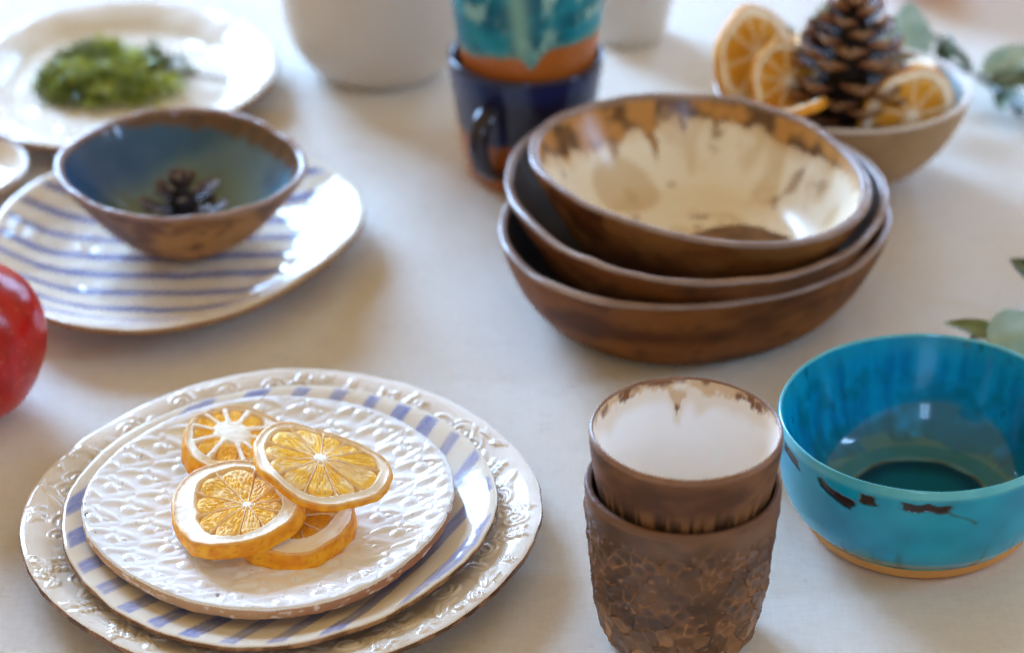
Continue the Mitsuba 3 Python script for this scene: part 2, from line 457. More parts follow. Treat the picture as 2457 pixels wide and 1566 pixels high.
# ------------------------------------------------------------------ dried citrus slices
def citrus_slice(key, pos, R, normal, yaw, seed, label, group, thick=0.0055, core=(0.0, 0.0), ring=0.16, nseg=10, bend=0.0, bend_dir=0.0, oval=0.06,
                 amber=(206, 150, 28), fine=True, mem=0.0007, hub=0.06, sag=0.0, rnd=0.16, fibre=0.35, memrise=0.0, memtint=0.6,
                 out=None, inn=None, flare=0.0, sac=(0.0042, 0.0015), frost=0.0):
    r_ = np.random.default_rng(seed)
    n = np.array(normal, float)
    n /= np.linalg.norm(n)
    ax = np.array([math.cos(yaw), math.sin(yaw), 0.0])
    ax -= n * (ax @ n)
    ax /= np.linalg.norm(ax)
    ay = np.cross(n, ax)
    M = np.stack([ax, ay, n], 1)
    pos = np.array(pos, float)

    ring24 = np.arange(25) / 24 * 2 * PI

    def around(vals, ph):
        return PchipInterpolator(ring24, np.array(list(vals) + [vals[0]]) * 1e-4)(np.mod(ph, 2 * PI))

    def rho(ph):
        if out is not None:
            return around(out, ph) / 0.972 + 0.0009 * (nz(np.cos(ph), np.sin(ph), seed + 5, 6, 3, seed) - 0.5)
        return R * (1 + oval * np.cos(2 * (ph - 0.5)) + 0.10 * (nz(np.cos(ph), np.sin(ph), seed, 1.9, 3, seed) - 0.5) * 2
                    + (0.018 * (nz(np.cos(ph), np.sin(ph), seed + 5, 8, 2, seed) - 0.5) if fine else 0))

    def warp(P):
        q = P[..., 0] * math.cos(bend_dir) + P[..., 1] * math.sin(bend_dir)
        rr = np.hypot(P[..., 0], P[..., 1])
        w = bend * (q / R) ** 2 + 0.0019 * (nz(P[..., 0], P[..., 1], seed, 55, 2, seed + 1) - 0.5) * 2 - sag * (1 - np.clip(rr / R, 0, 1) ** 2)
        P = P.copy()
        P[..., 2] += w
        return P @ M.T + pos

    nt = 160 if fine else 90
    ph = np.arange(nt) / nt * 2 * PI
    rr = rho(ph)
    cx, cy = core[0] * R, core[1] * R
    top, bot = thick / 2, -thick / 2
    # rind: the coloured skin round the side
    prof = [(0.955, bot), (0.985, bot + 0.0003), (1.0, bot + 0.25 * thick), (1.004, 0.0), (1.0, top - 0.2 * thick), (0.985, top - 0.0001), (0.955, top)]
    f = np.interp(np.linspace(0, 6, 17), np.arange(7), [p[0] for p in prof])
    z = np.interp(np.linspace(0, 6, 17), np.arange(7), [p[1] for p in prof])
    f = f * (1 + flare * (top - z) / thick)
    ff, pp = np.meshgrid(f, ph, indexing='ij')
    P = np.stack([ff * rr * np.cos(pp), ff * rr * np.sin(pp), np.repeat(z[:, None], nt, 1)], -1)
    P[..., :2] *= (1 + 0.022 * (nz(np.cos(pp) * R, np.sin(pp) * R, P[..., 2], 420, 2, seed) - 0.5))[..., None]
    t = nz(np.cos(pp) * R, np.sin(pp) * R, P[..., 2], 260, 3, seed + 3)
    C = mx(lin(224, 140, 14), lin(242, 176, 40), ss(0.3, 0.7, t))
    C = mx(C, lin(190, 112, 16), ss(0.66, 0.8, nz(np.cos(pp) * R, np.sin(pp) * R, P[..., 2], 700, 2, seed + 4)) * 0.6)
    C = mx(C, lin(236, 206, 150), ss(top - 0.0012, top, P[..., 2]) * 0.55)
    W = warp(P)
    scene[key + '__rind'] = shape(W, grid_faces(17, nt, True), grid_normals(W, True), C, 'dry_plant')
    # segments
    da = 2 * PI / nseg
    a0 = r_.uniform(0, 1) * da
    cuts = a0 + da * np.arange(nseg) + r_.uniform(-0.14, 0.14, nseg) * da
    rin0 = 1 - ring

    def rin_at(ph):
        return rin0 * (1 + 0.05 * (nz(np.cos(ph), np.sin(ph), seed + 9, 3.0, 3, seed) - 0.5) * 2)
    rin = rin0

    def inner(ph):
        if inn is not None:
            return around(inn, ph) + 0.0008 * (nz(np.cos(ph), np.sin(ph), seed + 9, 5.0, 3, seed) - 0.5)
        return rin_at(ph) * rho(ph)

    def seg_reach(phc):
        """distance from the core, in direction phc, to the pith ring"""
        lo = np.zeros_like(phc)
        hi = np.full_like(phc, 2 * R)
        for _ in range(22):
            m = (lo + hi) / 2
            x, y = cx + m * np.cos(phc), cy + m * np.sin(phc)
            inside = np.hypot(x, y) < inner(np.arctan2(y, x))
            lo, hi = np.where(inside, m, lo), np.where(inside, hi, m)
        return lo
    # pith: ring, membranes and core as one relief, with hollows under the segments
    nr, npa = (60, 360) if fine else (30, 150)
    fr = 0.955 * (1 - np.linspace(0, 1, nr) ** 1.0)
    fr[-1] = 0.004
    pa = np.arange(npa) / npa * 2 * PI
    FR, PA = np.meshgrid(fr, pa, indexing='ij')
    # centred on the core towards the middle
    bx, by = rho(PA) * FR * np.cos(PA) + cx * (1 - FR / 0.955), rho(PA) * FR * np.sin(PA) + cy * (1 - FR / 0.955)
    dxc, dyc = bx - cx, by - cy
    dc, pc = np.hypot(dxc, dyc), np.arctan2(dyc, dxc)
    reach = seg_reach(pc)
    near = np.full_like(dc, 9.0)
    for c in cuts:
        near = np.minimum(near, np.abs(np.sin((pc - c))) * dc + np.where(np.cos(pc - c) < 0, 9, 0))
    hollow = ss(mem * 0.5, mem * 1.6, near) * ss(1.0, 0.94, dc / reach) * ss(hub * R, hub * R * 1.7, dc)
    zt = top - 0.0017 * hollow + 0.00045 * (nz(bx, by, 0, 500, 3, seed + 7) - 0.5) - 0.0005 * ss(rin, 0.97, FR) * ss(1.0, 0.9, FR)
    zt = zt + memrise * (1 - hollow) * (FR < rin)
    if inn is not None:      # a dried rim: pith sinks between skin and flesh
        mid_ = np.clip((np.hypot(bx, by) - inner(np.arctan2(by, bx))) / np.maximum(0.955 * rho(np.arctan2(by, bx)) - inner(np.arctan2(by, bx)), 1e-4), 0, 1)
        zt = zt - 0.0007 * 4 * mid_ * (1 - mid_) * (np.hypot(bx, by) > inner(np.arctan2(by, bx)))
    PT = np.stack([bx, by, zt], -1)
    C = mx(lin(246, 238, 214), lin(252, 247, 234), nz(bx, by, 0, 300, 3, seed + 8))
    C = mx(C, lin(214, 160, 56), hollow * 0.8)
    C = mx(C, lin(240, 206, 130), (1 - hollow) * (np.hypot(bx, by) < inner(np.arctan2(by, bx))) * ss(0.1, 0.5, dc / R) * memtint)
    C = mx(C, lin(226, 170, 70), ss(0.90, 0.955, FR) * 0.55)
    W = warp(PT)
    # underside of the slice, closing it
    scene[key + '__pith'] = shape(W, grid_faces(nr, npa, True), grid_normals(W, True), C, 'dry_plant')
    fb = np.linspace(0.003, 0.955, 8)
    FB, PB = np.meshgrid(fb, ph, indexing='ij')
    B = np.stack([FB * rr * np.cos(PB), FB * rr * np.sin(PB), np.full_like(FB, bot)], -1)
    W = warp(B)
    scene[key + '__underside'] = shape(W, grid_faces(8, nt, True), grid_normals(W, True), mx(lin(224, 168, 60), lin(240, 222, 180), ss(0.7, 0.85, FB)), 'dry_plant')
    na, ng = (34, 44) if fine else (12, 12)
    for i in range(nseg):
        c0, c1 = cuts[i], cuts[(i + 1) % nseg] + (2 * PI if i == nseg - 1 else 0)
        if r_.uniform() < 0.0:
            continue
        s = np.linspace(0, 1, ng)
        tt = np.linspace(0, 1, na)
        S, TT = np.meshgrid(s, tt, indexing='ij')
        mid = (c0 + c1) / 2
        half = (c1 - c0) / 2
        rmin = max(hub * R * r_.uniform(0.8, 1.5), 2.2 * mem / max(half, 0.1) * 0.55)
        edge = 2 * TT - 1
        pc = mid + edge * half
        reach = seg_reach(pc) * 0.985 * (1 - rnd * np.abs(edge) ** 2.6) * r_.uniform(0.95, 1.0)
        dd = rmin + (reach - rmin) * S
        pc = mid + edge * np.maximum(half - np.minimum(0.62 * mem / dd, half * 0.9), 0.02)
        x, y = cx + dd * np.cos(pc), cy + dd * np.sin(pc)
        rim_ = np.clip(np.minimum.reduce([1 - np.abs(edge), S * 1.8, (1 - S) * 1.8]) / 0.22, 0, 1)
        dome = np.sqrt(np.maximum(1 - (1 - rim_) ** 2, 0))
        # juice sacs: long cells laid along the radius, pale where they meet
        tau = (pc - mid) * dd
        q = np.stack([dd / sac[0] + 0.5 * nz(x, y, i, 260, 2, seed + 21), tau / sac[1] + 0.5 * nz(x, y, i + 5, 260, 2, seed + 22)], -1)
        gx, gy = np.meshgrid(np.arange(-1, int(q[..., 0].max()) + 3), np.arange(int(q[..., 1].min()) - 2, int(q[..., 1].max()) + 3), indexing='ij')
        ctr = np.stack([gx, gy], -1).reshape(-1, 2) + r_.uniform(-0.45, 0.45, (gx.size, 2))
        tone = r_.uniform(0, 1, gx.size)
        d2, k2 = cKDTree(ctr).query(q.reshape(-1, 2), 2)
        gap = (d2[:, 1] - d2[:, 0]).reshape(x.shape)
        tone = tone[k2[:, 0]].reshape(x.shape)
        zt = top - 0.0016 + 0.0012 * dome * (0.75 + 0.45 * nz(x, y, i, 160, 2, seed)) + 0.00045 * (ss(0.0, 0.5, gap) - 0.5) * rim_ - 0.0006 * (nz(x, y, i, 260, 3, seed + 24) - 0.5) * rim_
        P = np.stack([x, y, zt], -1)
        W = warp(P)
        A = lin(*amber)
        C = mx(A * np.array([1.30, 1.30, 1.3]), A * np.array([1.04, 0.84, 0.45]), tone * (0.4 + 0.6 * nz(x, y, i, 110, 2, seed + 40)))
        C = mx(C, lin(250, 224, 150), ss(0.26, 0.06, gap) * fibre * (0.4 + 0.6 * nz(x, y, i, 200, 2, seed + 42)))
        fz = nz(x, y, i * 2.7, 150, 3, seed + 60)
        C = mx(C, lin(248, 236, 206), frost * ss(0.46, 0.66, fz + 0.15 * (0.4 - gap)))
        C = mx(C, lin(244, 222, 160), ss(0.30, 0.0, rim_) * 0.6)
        N = grid_normals(W, False)
        if (N.reshape(-1, 3) @ n).mean() < 0:
            Fc, N = grid_faces(ng, na)[:, ::-1], -N
        else:
            Fc = grid_faces(ng, na)
        scene[numbered(key + '__segment')] = shape(W, Fc, N, C, 'fruit_pulp')
    tag(key, label, 'orange slice', group)


GF = 'dried orange slices on the front plates'
def on_plate(key, pos, n, thick, core, out, inn, label, **k):
    n = np.array(n, float) / np.linalg.norm(n)
    Rm = float(np.mean(out)) * 1e-4
    citrus_slice(key, np.array(pos) - n * thick / 2, Rm, n, 0.0, label=label, group=GF, thick=thick, core=(core[0] * 1e-3 / Rm, core[1] * 1e-3 / Rm), out=out, inn=inn, **k)


on_plate('dried_orange_slice', (-0.1285, -0.155, 0.0341), (0.22, -0.02, 1), 0.0095, (1.0, 2.7),
         [213, 229, 256, 276, 262, 248, 232, 215, 205, 195, 189, 183, 189, 199, 217, 237, 264, 260, 245, 236, 227, 218, 213, 213],
         [187, 190, 196, 219, 237, 234, 220, 205, 198, 192, 185, 179, 173, 171, 184, 197, 213, 221, 209, 200, 191, 183, 180, 183],
         'dried orange slice with rounded segments, the farthest back on the textured plate', seed=101, nseg=10, mem=0.0012, hub=0.30, rnd=0.46, amber=(224, 172, 46), memrise=0.0001, memtint=0.1, flare=0.03)
on_plate('dried_orange_slice_001', (-0.0923, -0.2188, 0.0310), (0.02, 0.0, 1), 0.0085, (-3.0, 5.0),
         [221, 239, 258, 274, 278, 276, 270, 256, 242, 234, 227, 224, 230, 235, 247, 250, 232, 226, 224, 221, 211, 203, 205, 207],
         [138, 157, 201, 224, 226, 217, 203, 186, 169, 153, 136, 131, 132, 132, 133, 127, 121, 116, 112, 108, 109, 110, 111, 121],
         'dried orange slice lying lowest in front, mostly covered by two others', seed=102, nseg=9, mem=0.0003, amber=(208, 150, 28), flare=0.06)
on_plate('dried_orange_slice_002', (-0.1223, -0.2118, 0.0372), (-0.15, -0.03, 1), 0.0075, (7.7, -3.0),
         [291, 265, 240, 251, 269, 288, 306, 320, 323, 313, 292, 271, 253, 249, 251, 260, 288, 308, 318, 325, 319, 317, 324, 318],
         [224, 206, 202, 208, 222, 247, 257, 254, 244, 227, 194, 172, 162, 152, 167, 184, 209, 238, 259, 274, 262, 252, 252, 242],
         'dried orange slice with thick pale pith and orange peel at the front left', seed=103, nseg=10, mem=0.00028, rnd=0.2, fibre=0.5, amber=(224, 176, 48), flare=0.05, frost=0.25)
on_plate('dried_orange_slice_003', (-0.0851, -0.1924, 0.0452), (0.16, -0.02, 1), 0.0036, (0.8, 1.6),
         [319, 294, 265, 243, 233, 233, 248, 274, 317, 331, 310, 292, 274, 268, 265, 265, 267, 275, 285, 295, 300, 305, 318, 323],
         [281, 264, 235, 222, 209, 215, 225, 248, 279, 294, 275, 254, 237, 228, 224, 226, 228, 235, 242, 243, 242, 258, 275, 283],
         'thin dried orange slice on top of the others, with narrow pale rim', seed=104, nseg=11, mem=0.0003, fibre=0.9, hub=0.09, amber=(230, 186, 62), sac=(0.0080, 0.0012), frost=0.42, bend=-0.0012, bend_dir=2.2, flare=0.02)

# ------------------------------------------------------------------ the two stacked cups
BR1, BR2 = lin(92, 62, 44), lin(122, 86, 60)
crng = np.random.default_rng(12)
cells = []
CW, CH = 0.0405 * 2 * PI, 0.078
rows_n, per = 11, 34
for j in range(rows_n):
    for i in range(per):
        cells.append([((i + 0.5 * (j % 2)) + crng.uniform(-0.36, 0.36)) / per * CW, (j + 0.5 + crng.uniform(-0.38, 0.38)) / rows_n * CH])
cells = np.array(cells)
crand = crng.uniform(0, 1, len(cells))
cells3 = np.vstack([cells + [k * CW, 0] for k in (-1, 0, 1)])
ctree = cKDTree(cells3)


def cell_field(g):
    q = np.stack([(g['th'] * 0.0405 + 0.0026 * (nz(g['x'], g['y'], g['z'], 90, 3, 3) - 0.5)), g['z'] * 1.12 + 0.0026 * (nz(g['x'], g['y'], g['z'], 90, 3, 4) - 0.5)], -1)
    d, i = ctree.query(q.reshape(-1, 2), 2)
    d, i = d.reshape(*q.shape[:2], 2), i.reshape(*q.shape[:2], 2)
    return (d[..., 1] - d[..., 0]), crand[i[..., 0] % len(cells)], d[..., 0]


def carve(part, g):
    h = 0.0005 * (nz(g['x'], g['y'], g['z'], 50, 2, 61) - 0.5)
    if part != 'carved_wall':
        return h
    e, rnd, d1 = cell_field(g)
    band = ss(0.070, 0.064, g['z'] + 0.004 * (nz(g['x'], g['y'], 0, 60, 2, 5) - 0.5)) * ss(0.0, 0.006, g['z'])
    patchy = ss(0.34, 0.60, nz(g['x'], g['y'], g['z'], 55, 2, 66)) * 0.55 + 0.6
    dish = np.clip(d1 / 0.0040, 0, 1.2) ** 2 * ss(0.0, 0.0011, e)
    band = band * patchy
    return h + band * ((dish - 0.75) * 0.0010 * (0.6 + 0.7 * rnd) + 0.00045 * (nz(g['x'], g['y'], g['z'], 420, 3, 6) - 0.5))


def carved_col(g):
    e, rnd, d1 = cell_field(g)
    t = nz(g['x'], g['y'], g['z'], 75, 3, 62)
    c = mx(lin(78, 54, 42), lin(110, 76, 50), ss(0.3, 0.7, t))
    band = ss(0.070, 0.063, g['z'])
    low = ss(0.032, 0.014, g['z'])
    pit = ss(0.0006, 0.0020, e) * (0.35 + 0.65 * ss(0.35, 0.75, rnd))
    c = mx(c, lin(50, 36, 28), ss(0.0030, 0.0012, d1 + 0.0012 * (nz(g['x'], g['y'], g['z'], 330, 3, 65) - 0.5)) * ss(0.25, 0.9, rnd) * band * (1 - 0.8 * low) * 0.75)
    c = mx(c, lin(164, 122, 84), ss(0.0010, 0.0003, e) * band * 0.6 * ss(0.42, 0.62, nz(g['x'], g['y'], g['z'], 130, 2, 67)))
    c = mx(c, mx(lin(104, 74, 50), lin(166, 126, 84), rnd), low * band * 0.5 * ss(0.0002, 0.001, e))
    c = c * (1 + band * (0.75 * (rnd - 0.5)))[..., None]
    fl = ss(0.70, 0.78, nz(g['x'], g['y'], g['z'], 420, 2, 64)) * band
    return mx(c, lin(176, 122, 74), fl * 0.5)


CUP_IN = lin(240, 240, 240)
LZ = 0.0004
pot('carved_cup', (0.0700, -0.2559), 0.0406, [
    ('foot', 'satin_clay', [(0.01, 0.0), (0.66, 0.0), (0.72, 0.0008)], 8, BR1),
    ('carved_wall', 'carved_clay', [(0.72, 0.0008), (0.80, 0.006), (0.875, 0.018), (0.945, 0.045), (0.985, 0.066), (1.0, 0.0745)], 190, carved_col),
    ('rim', 'satin_clay', [(1.0, 0.0745), (0.998, 0.0765), (0.975, 0.078), (0.93, 0.0775), (0.915, 0.0755)], 12, lambda g: mx(lin(104, 74, 58), lin(124, 92, 72), nz(g['x'], g['y'], 0, 90, 3, 7))),
    ('interior', 'soft_glaze', [(0.915, 0.0755), (0.90, 0.06), (0.83, 0.02), (0.6, 0.0065), (0.01, 0.006)], 30, lin(60, 45, 36))],
    nt=720, z0=LZ, rim=lambda t: 0.0406 + wob(t, 0.00035, 31), disp=carve)
tag('carved_cup', 'dark brown cup with carved scaly texture holding the smooth cup', 'cup')


def cup_in(g):
    s = np.clip((0.0775 - g['z']) / 0.03, 0, 1)
    back = ss(-0.15, 0.65, np.sin(g['th']))
    n1 = nz(np.cos(g['th']) * 3.1, np.sin(g['th']) * 3.1, s * 1.2, 1.6, 3, 71)
    n2 = nz(g['th'] * 9, s * 2.0, 0, 1.0, 4, 72)
    n3 = nz(np.cos(g['th']) * 22, np.sin(g['th']) * 22, s * 7, 1.0, 4, 76)
    depth = 0.05 + 0.16 * back * n1 + 0.34 * back * np.exp(-((g['th'] - 1.60 - 0.1 * (n3 - 0.5)) / 0.075) ** 2) * (0.5 + n2) + 0.2 * np.exp(-((g['th'] - 1.22 - 0.25 * s) / 0.10) ** 2) + 0.16 * np.exp(-((g['th'] - 2.55) / 0.12) ** 2)
    pt = nz(g['x'], g['y'], g['z'], 130, 4, 77)
    m = ss(0.03, -0.03, s - depth - 0.14 * back * (pt - 0.42) + 0.26 * (n3 - 0.5)) * ss(0.30, 0.50, pt + 1.2 * np.clip(0.12 - s, 0, 1))
    c = np.broadcast_to(CUP_IN, g['x'].shape + (3,))
    stain = mx(lin(206, 176, 140), lin(120, 74, 36), ss(0.45, 0.68, nz(g['th'] * 7, s * 6, 3, 1.0, 3, 73)))
    c = mx(c, lin(222, 204, 176), ss(0.25, 0.0, s - depth - 0.1) * 0.6)
    return mx(c, stain, m * (0.35 + 0.65 * back))


def cup_wall(g):
    t = nz(g['x'], g['y'], g['z'] * 1.5, 60, 3, 74)
    c = mx(lin(84, 56, 42), lin(118, 82, 56), ss(0.3, 0.7, t))
    st = nz(g['th'] * 15, g['z'] * 30, 0, 1.0, 3, 75)
    low = ss(0.062, 0.050, g['z'] + 0.012 * (st - 0.5))
    return mx(c, mx(lin(40, 28, 22), lin(136, 98, 60), ss(0.42, 0.60, st)), low * 0.85)


pot('smooth_cup', (0.0704, -0.2563), 0.0392, [
    ('foot', 'satin_clay', [(0.01, 0.0), (0.64, 0.0), (0.68, 0.0008)], 8, BR1),
    ('wall', 'satin_clay', [(0.68, 0.0008), (0.74, 0.012), (0.872, 0.04), (0.915, 0.051), (0.960, 0.061), (0.993, 0.071), (1.0, 0.0755)], 70, cup_wall),
    ('rim', 'soft_glaze', [(1.0, 0.0755), (0.995, 0.0772), (0.975, 0.078), (0.955, 0.0772)], 9, lambda g: mx(lin(112, 78, 58), lin(150, 112, 86), nz(g['x'], g['y'], 0, 120, 3, 7))),
    ('interior', 'soft_glaze', [(0.955, 0.0772), (0.945, 0.0715), (0.905, 0.061), (0.855, 0.051), (0.81, 0.040), (0.67, 0.014), (0.46, 0.0075), (0.01, 0.007)], 70, cup_in)],
    nt=360, z0=0.026, rim=lambda t: 0.0393 + wob(t, 0.0004, 33), zvar=lambda t: wob(t, 0.0005, 34))
tag('smooth_cup', 'smooth brown cup with white glazed inside, nested in the carved cup', 'cup')

# ------------------------------------------------------------------ turquoise bowl
teal_rim = outline([0.06605, -0.00067, 0.00015, 2e-05, 0.00275])
TQ, TQD, TQL = lin(0, 132, 168), lin(0, 96, 142), lin(120, 204, 214)


def teal_in(g):
    f, z, th = g['f'], g['z'], g['th']
    st = nz(th * 14, z * 45, 0, 1.0, 3, 81)
    t = nz(g['x'], g['y'], z, 40, 3, 82)
    c = mx(lin(0, 116, 164), lin(0, 154, 196), ss(0.3, 0.7, 0.5 * st + 0.5 * t))
    c = mx(c, lin(30, 152, 180), ss(0.045, 0.054, z) * 0.5)
    sp = ss(0.66, 0.78, nz(g['x'], g['y'], z * 0.5, 330, 2, 83)) * ss(0.4, 0.7, nz(g['x'], g['y'], z, 60, 2, 87))
    c = mx(c, lin(6, 66, 76), sp * 0.5)
    lump = nz(g['x'], g['y'], z, 75, 3, 84)
    w = f + 0.09 * (nz(g['x'], g['y'], 0, 60, 2, 85) - 0.5)
    green = ss(0.90, 0.74, w + 0.5 * (lump - 0.5))
    c = mx(c, mx(lin(0, 100, 112), lin(40, 84, 56), ss(0.46, 0.70, lump)), green * 0.7)
    pool = ss(0.70, 0.66, w + 0.22 * (nz(g['x'], g['y'], 0, 95, 3, 88) - 0.5))
    c = mx(c, mx(lin(40, 110, 112), lin(92, 142, 132), nz(g['x'], g['y'], 0, 45, 3, 86)), pool * 0.8)
    disc = ss(0.49, 0.46, f + 0.05 * (nz(g['x'], g['y'], 0, 70, 2, 89) - 0.5))
    c = mx(c, mx(lin(0, 52, 58), lin(6, 92, 100), ss(0.43, 0.28, f + 0.08 * (nz(g['x'], g['y'], 0, 90, 3, 99) - 0.5))), disc)
    return c


def teal_out(g, only_chip=False):
    th, z, f = g['th'], g['z'], g['f']
    t = nz(g['x'], g['y'], z, 30, 3, 91)
    c = mx(lin(0, 124, 162), lin(0, 164, 196), ss(0.25, 0.7, t))
    c = mx(c, lin(110, 200, 212), ss(0.0515, 0.0555, z) * 0.65)
    arc = arc0 = (th + PI / 2 + PI) % (2 * PI) - PI      # 0 straight to the front
    w = nz(th * 6, z * 110, 0, 1.0, 3, 92)
    low = ss(0.022, 0.012, z + 0.012 * (w - 0.5) + 0.008 * np.abs(np.sin(arc * 1.7 + 0.9)))
    c = mx(c, mx(lin(70, 140, 132), lin(58, 66, 44), ss(0.40, 0.68, w)), low * 0.9)
    dr_ = ss(0.70, 0.80, nz(th * 26, z * 60, 4, 1.0, 2, 93)) * ss(0.030, 0.012, z)
    c = mx(c, lin(30, 74, 60), dr_ * 0.6)
    # worn spots just below the rim where the dark clay shows, and a thin run
    chip, halo = np.zeros_like(z), np.zeros_like(z)
    for a0, a1, z0, z1, sl in ((-1.26, -1.08, 0.0490, 0.0525, -0.004), (-0.86, -0.62, 0.0468, 0.0512, -0.009), (-0.57, -0.48, 0.0472, 0.0518, 0.0), (-0.29, 0.00, 0.0482, 0.0518, -0.002)):
        jag = 0.0032 * (nz(th * 14, z * 120, a0, 1.0, 3, 94) - 0.5)
        arc = arc0 + 0.10 * (nz(th * 9, z * 260, a0 + 3, 1.0, 2, 98) - 0.5)
        zz = z - sl * (arc - a0) / max(a1 - a0, 0.1) * 0.5 + jag
        inside = lambda m, k: ss(a0 - m, a0 + m * 0.3, arc) * ss(a1 + m, a1 - m * 0.3, arc) * ss(z0 - k, z0 + k * 0.3, zz) * ss(z1 + k, z1 - k * 0.3, zz)
        chip, halo = np.maximum(chip, inside(0.014, 0.0004)), np.maximum(halo, inside(0.05, 0.0013))
    if only_chip:
        return chip, halo
    c = mx(c, lin(36, 74, 66), halo * 0.45)
    run = np.exp(-((z - (0.0485 - 0.030 * np.clip(arc - 0.00, 0, 1) ** 0.8)) / 0.0007) ** 2) * ss(-0.02, 0.0, arc) * ss(0.24, 0.20, arc)
    c = mx(c, lin(40, 84, 70), run * 0.8)
    return mx(c, lin(36, 12, 9), chip)


def teal_relief(part, g):
    h = 0.00016 * (nz(g['x'], g['y'], g['z'], 45, 2, 97) - 0.5) * 2
    if part == 'outer_wall':
        chip, halo = teal_out(g, True)
        h = h + 0.0002 * halo - 0.0006 * chip
    return h


pot('turquoise_bowl', (0.1851, -0.1700), 0.0663, [
    ('foot', 'bare_clay', [(0.01, 0.0), (0.71, 0.0), (0.745, 0.0008), (0.80, 0.0078)], 14, lambda g: mx(lin(190, 132, 70), lin(214, 162, 98), nz(g['x'], g['y'], g['z'], 60, 3, 95))),
    ('outer_wall', 'glossy_glaze', [(0.80, 0.0078), (0.808, 0.0086), (0.90, 0.0160), (0.962, 0.027), (0.992, 0.042), (1.0, 0.054)], 120, teal_out),
    ('rim', 'glossy_glaze', [(1.0, 0.054), (1.0, 0.0568), (0.989, 0.058), (0.976, 0.0568)], 10, lambda g: mx(lin(70, 178, 200), lin(110, 200, 212), nz(g['x'], g['y'], 0, 120, 3, 96))),
    ('interior', 'glossy_glaze', [(0.976, 0.0568), (0.952, 0.051), (0.895, 0.037), (0.815, 0.023), (0.71, 0.0140), (0.62, 0.0112), (0.485, 0.0100), (0.472, 0.0094), (0.01, 0.0090)], 150, teal_in)],
    nt=560, rim=lambda t: teal_rim(t), zvar=lambda t: wob(t, 0.0006, 41), disp=teal_relief)
tag('turquoise_bowl', 'glossy turquoise bowl with dark chips below its rim and tan foot', 'bowl')

# ------------------------------------------------------------------ the stack of three brown bowls
WOOD1, WOOD2 = lin(82, 44, 20), lin(128, 78, 36)


def brown_wall(seed):
    def c(g):
        t = nz(g['x'], g['y'], g['z'] * 2, 34, 4, seed)
        k = mx(WOOD1, WOOD2, ss(0.3, 0.7, t))
        return mx(k, lin(60, 38, 24), ss(0.6, 0.75, nz(g['x'], g['y'], g['z'], 110, 3, seed + 1)) * 0.5)
    return c


def brown_rim(g):
    return mx(lin(120, 98, 88), lin(168, 146, 134), nz(g['x'], g['y'], 0, 70, 3, 5))


def brown_in(g):
    return mx(lin(74, 70, 70), lin(100, 94, 90), nz(g['x'], g['y'], g['z'], 40, 3, 6))


bot_rim = outline([0.10025, 0.00184, -0.00057, 0.00103, 0.00452, 0.00196, -0.00111])
midb_rim = outline([0.10036, -0.00095, 0.00216, -0.00207, -0.00286, 0.00126, 0.00132])
top_rim = outline([0.08511, -0.00033, 0.00015, -0.00076, -0.00925, -0.00236, 0.00037, -0.00054, -0.00025])


def soft_bowl(key, centre, R, rim, h, z0, base, seed, wallc, rimc, inc, in_bsdf, label, tilt=None, zv=0.0026, bulge=0.0, nt=320, wall=0.0045, group=None, wall_bsdf='satin_clay'):
    e = wall / R
    pot(key, centre, R, [
        ('outer_wall', wall_bsdf, [(0.01, 0.0), (base * 0.93, 0.0), (base, 0.0012), (base + (1 - base) * 0.34 + bulge, h * 0.22), (base + (1 - base) * 0.74 + bulge, h * 0.62), (1.0, h - 0.0022)], 44, wallc),
        ('rim', 'soft_glaze', [(1.0, h - 0.0022), (1.0, h - 0.0008), (1 - e * 0.45, h), (1 - e * 0.95, h - 0.0008), (1 - e * 1.05, h - 0.0022)], 12, rimc),
        ('interior', in_bsdf, [(1 - e * 1.05, h - 0.0022), (base + (1 - base) * 0.74 + bulge - e * 1.1, h * 0.64), (base + (1 - base) * 0.34 + bulge - e * 1.2, h * 0.25 + 0.003), (base * 0.84, 0.0075), (base * 0.5, 0.006), (0.01, 0.0058)], 72, inc)],
        nt=nt, z0=z0, rim=lambda t: rim(t) + wob(t, R * 0.014, seed + 5, 3), zvar=lambda t: wob(t, zv, seed, 1.3) + wob(t, zv * 0.35, seed + 3, 5), tilt=tilt,
        disp=lambda p, g: 0.0005 * (nz(g['x'], g['y'], g['z'], 38, 2, seed) - 0.5) * 2)
    tag(key, label, 'bowl', group)


soft_bowl('brown_bowl', (0.0914, 0.0324), 0.1002, bot_rim, 0.050, 0.0002, 0.72, 201, brown_wall(202), brown_rim, brown_in, 'dull_glaze', 'wide brown bowl standing on the table, lowest of the stack of three', bulge=0.02)
soft_bowl('brown_bowl_001', (0.0946, 0.0347), 0.1003, midb_rim, 0.050, 0.0135, 0.66, 211, brown_wall(212), brown_rim, brown_in, 'dull_glaze', 'plain brown bowl in the middle of the stack of three')


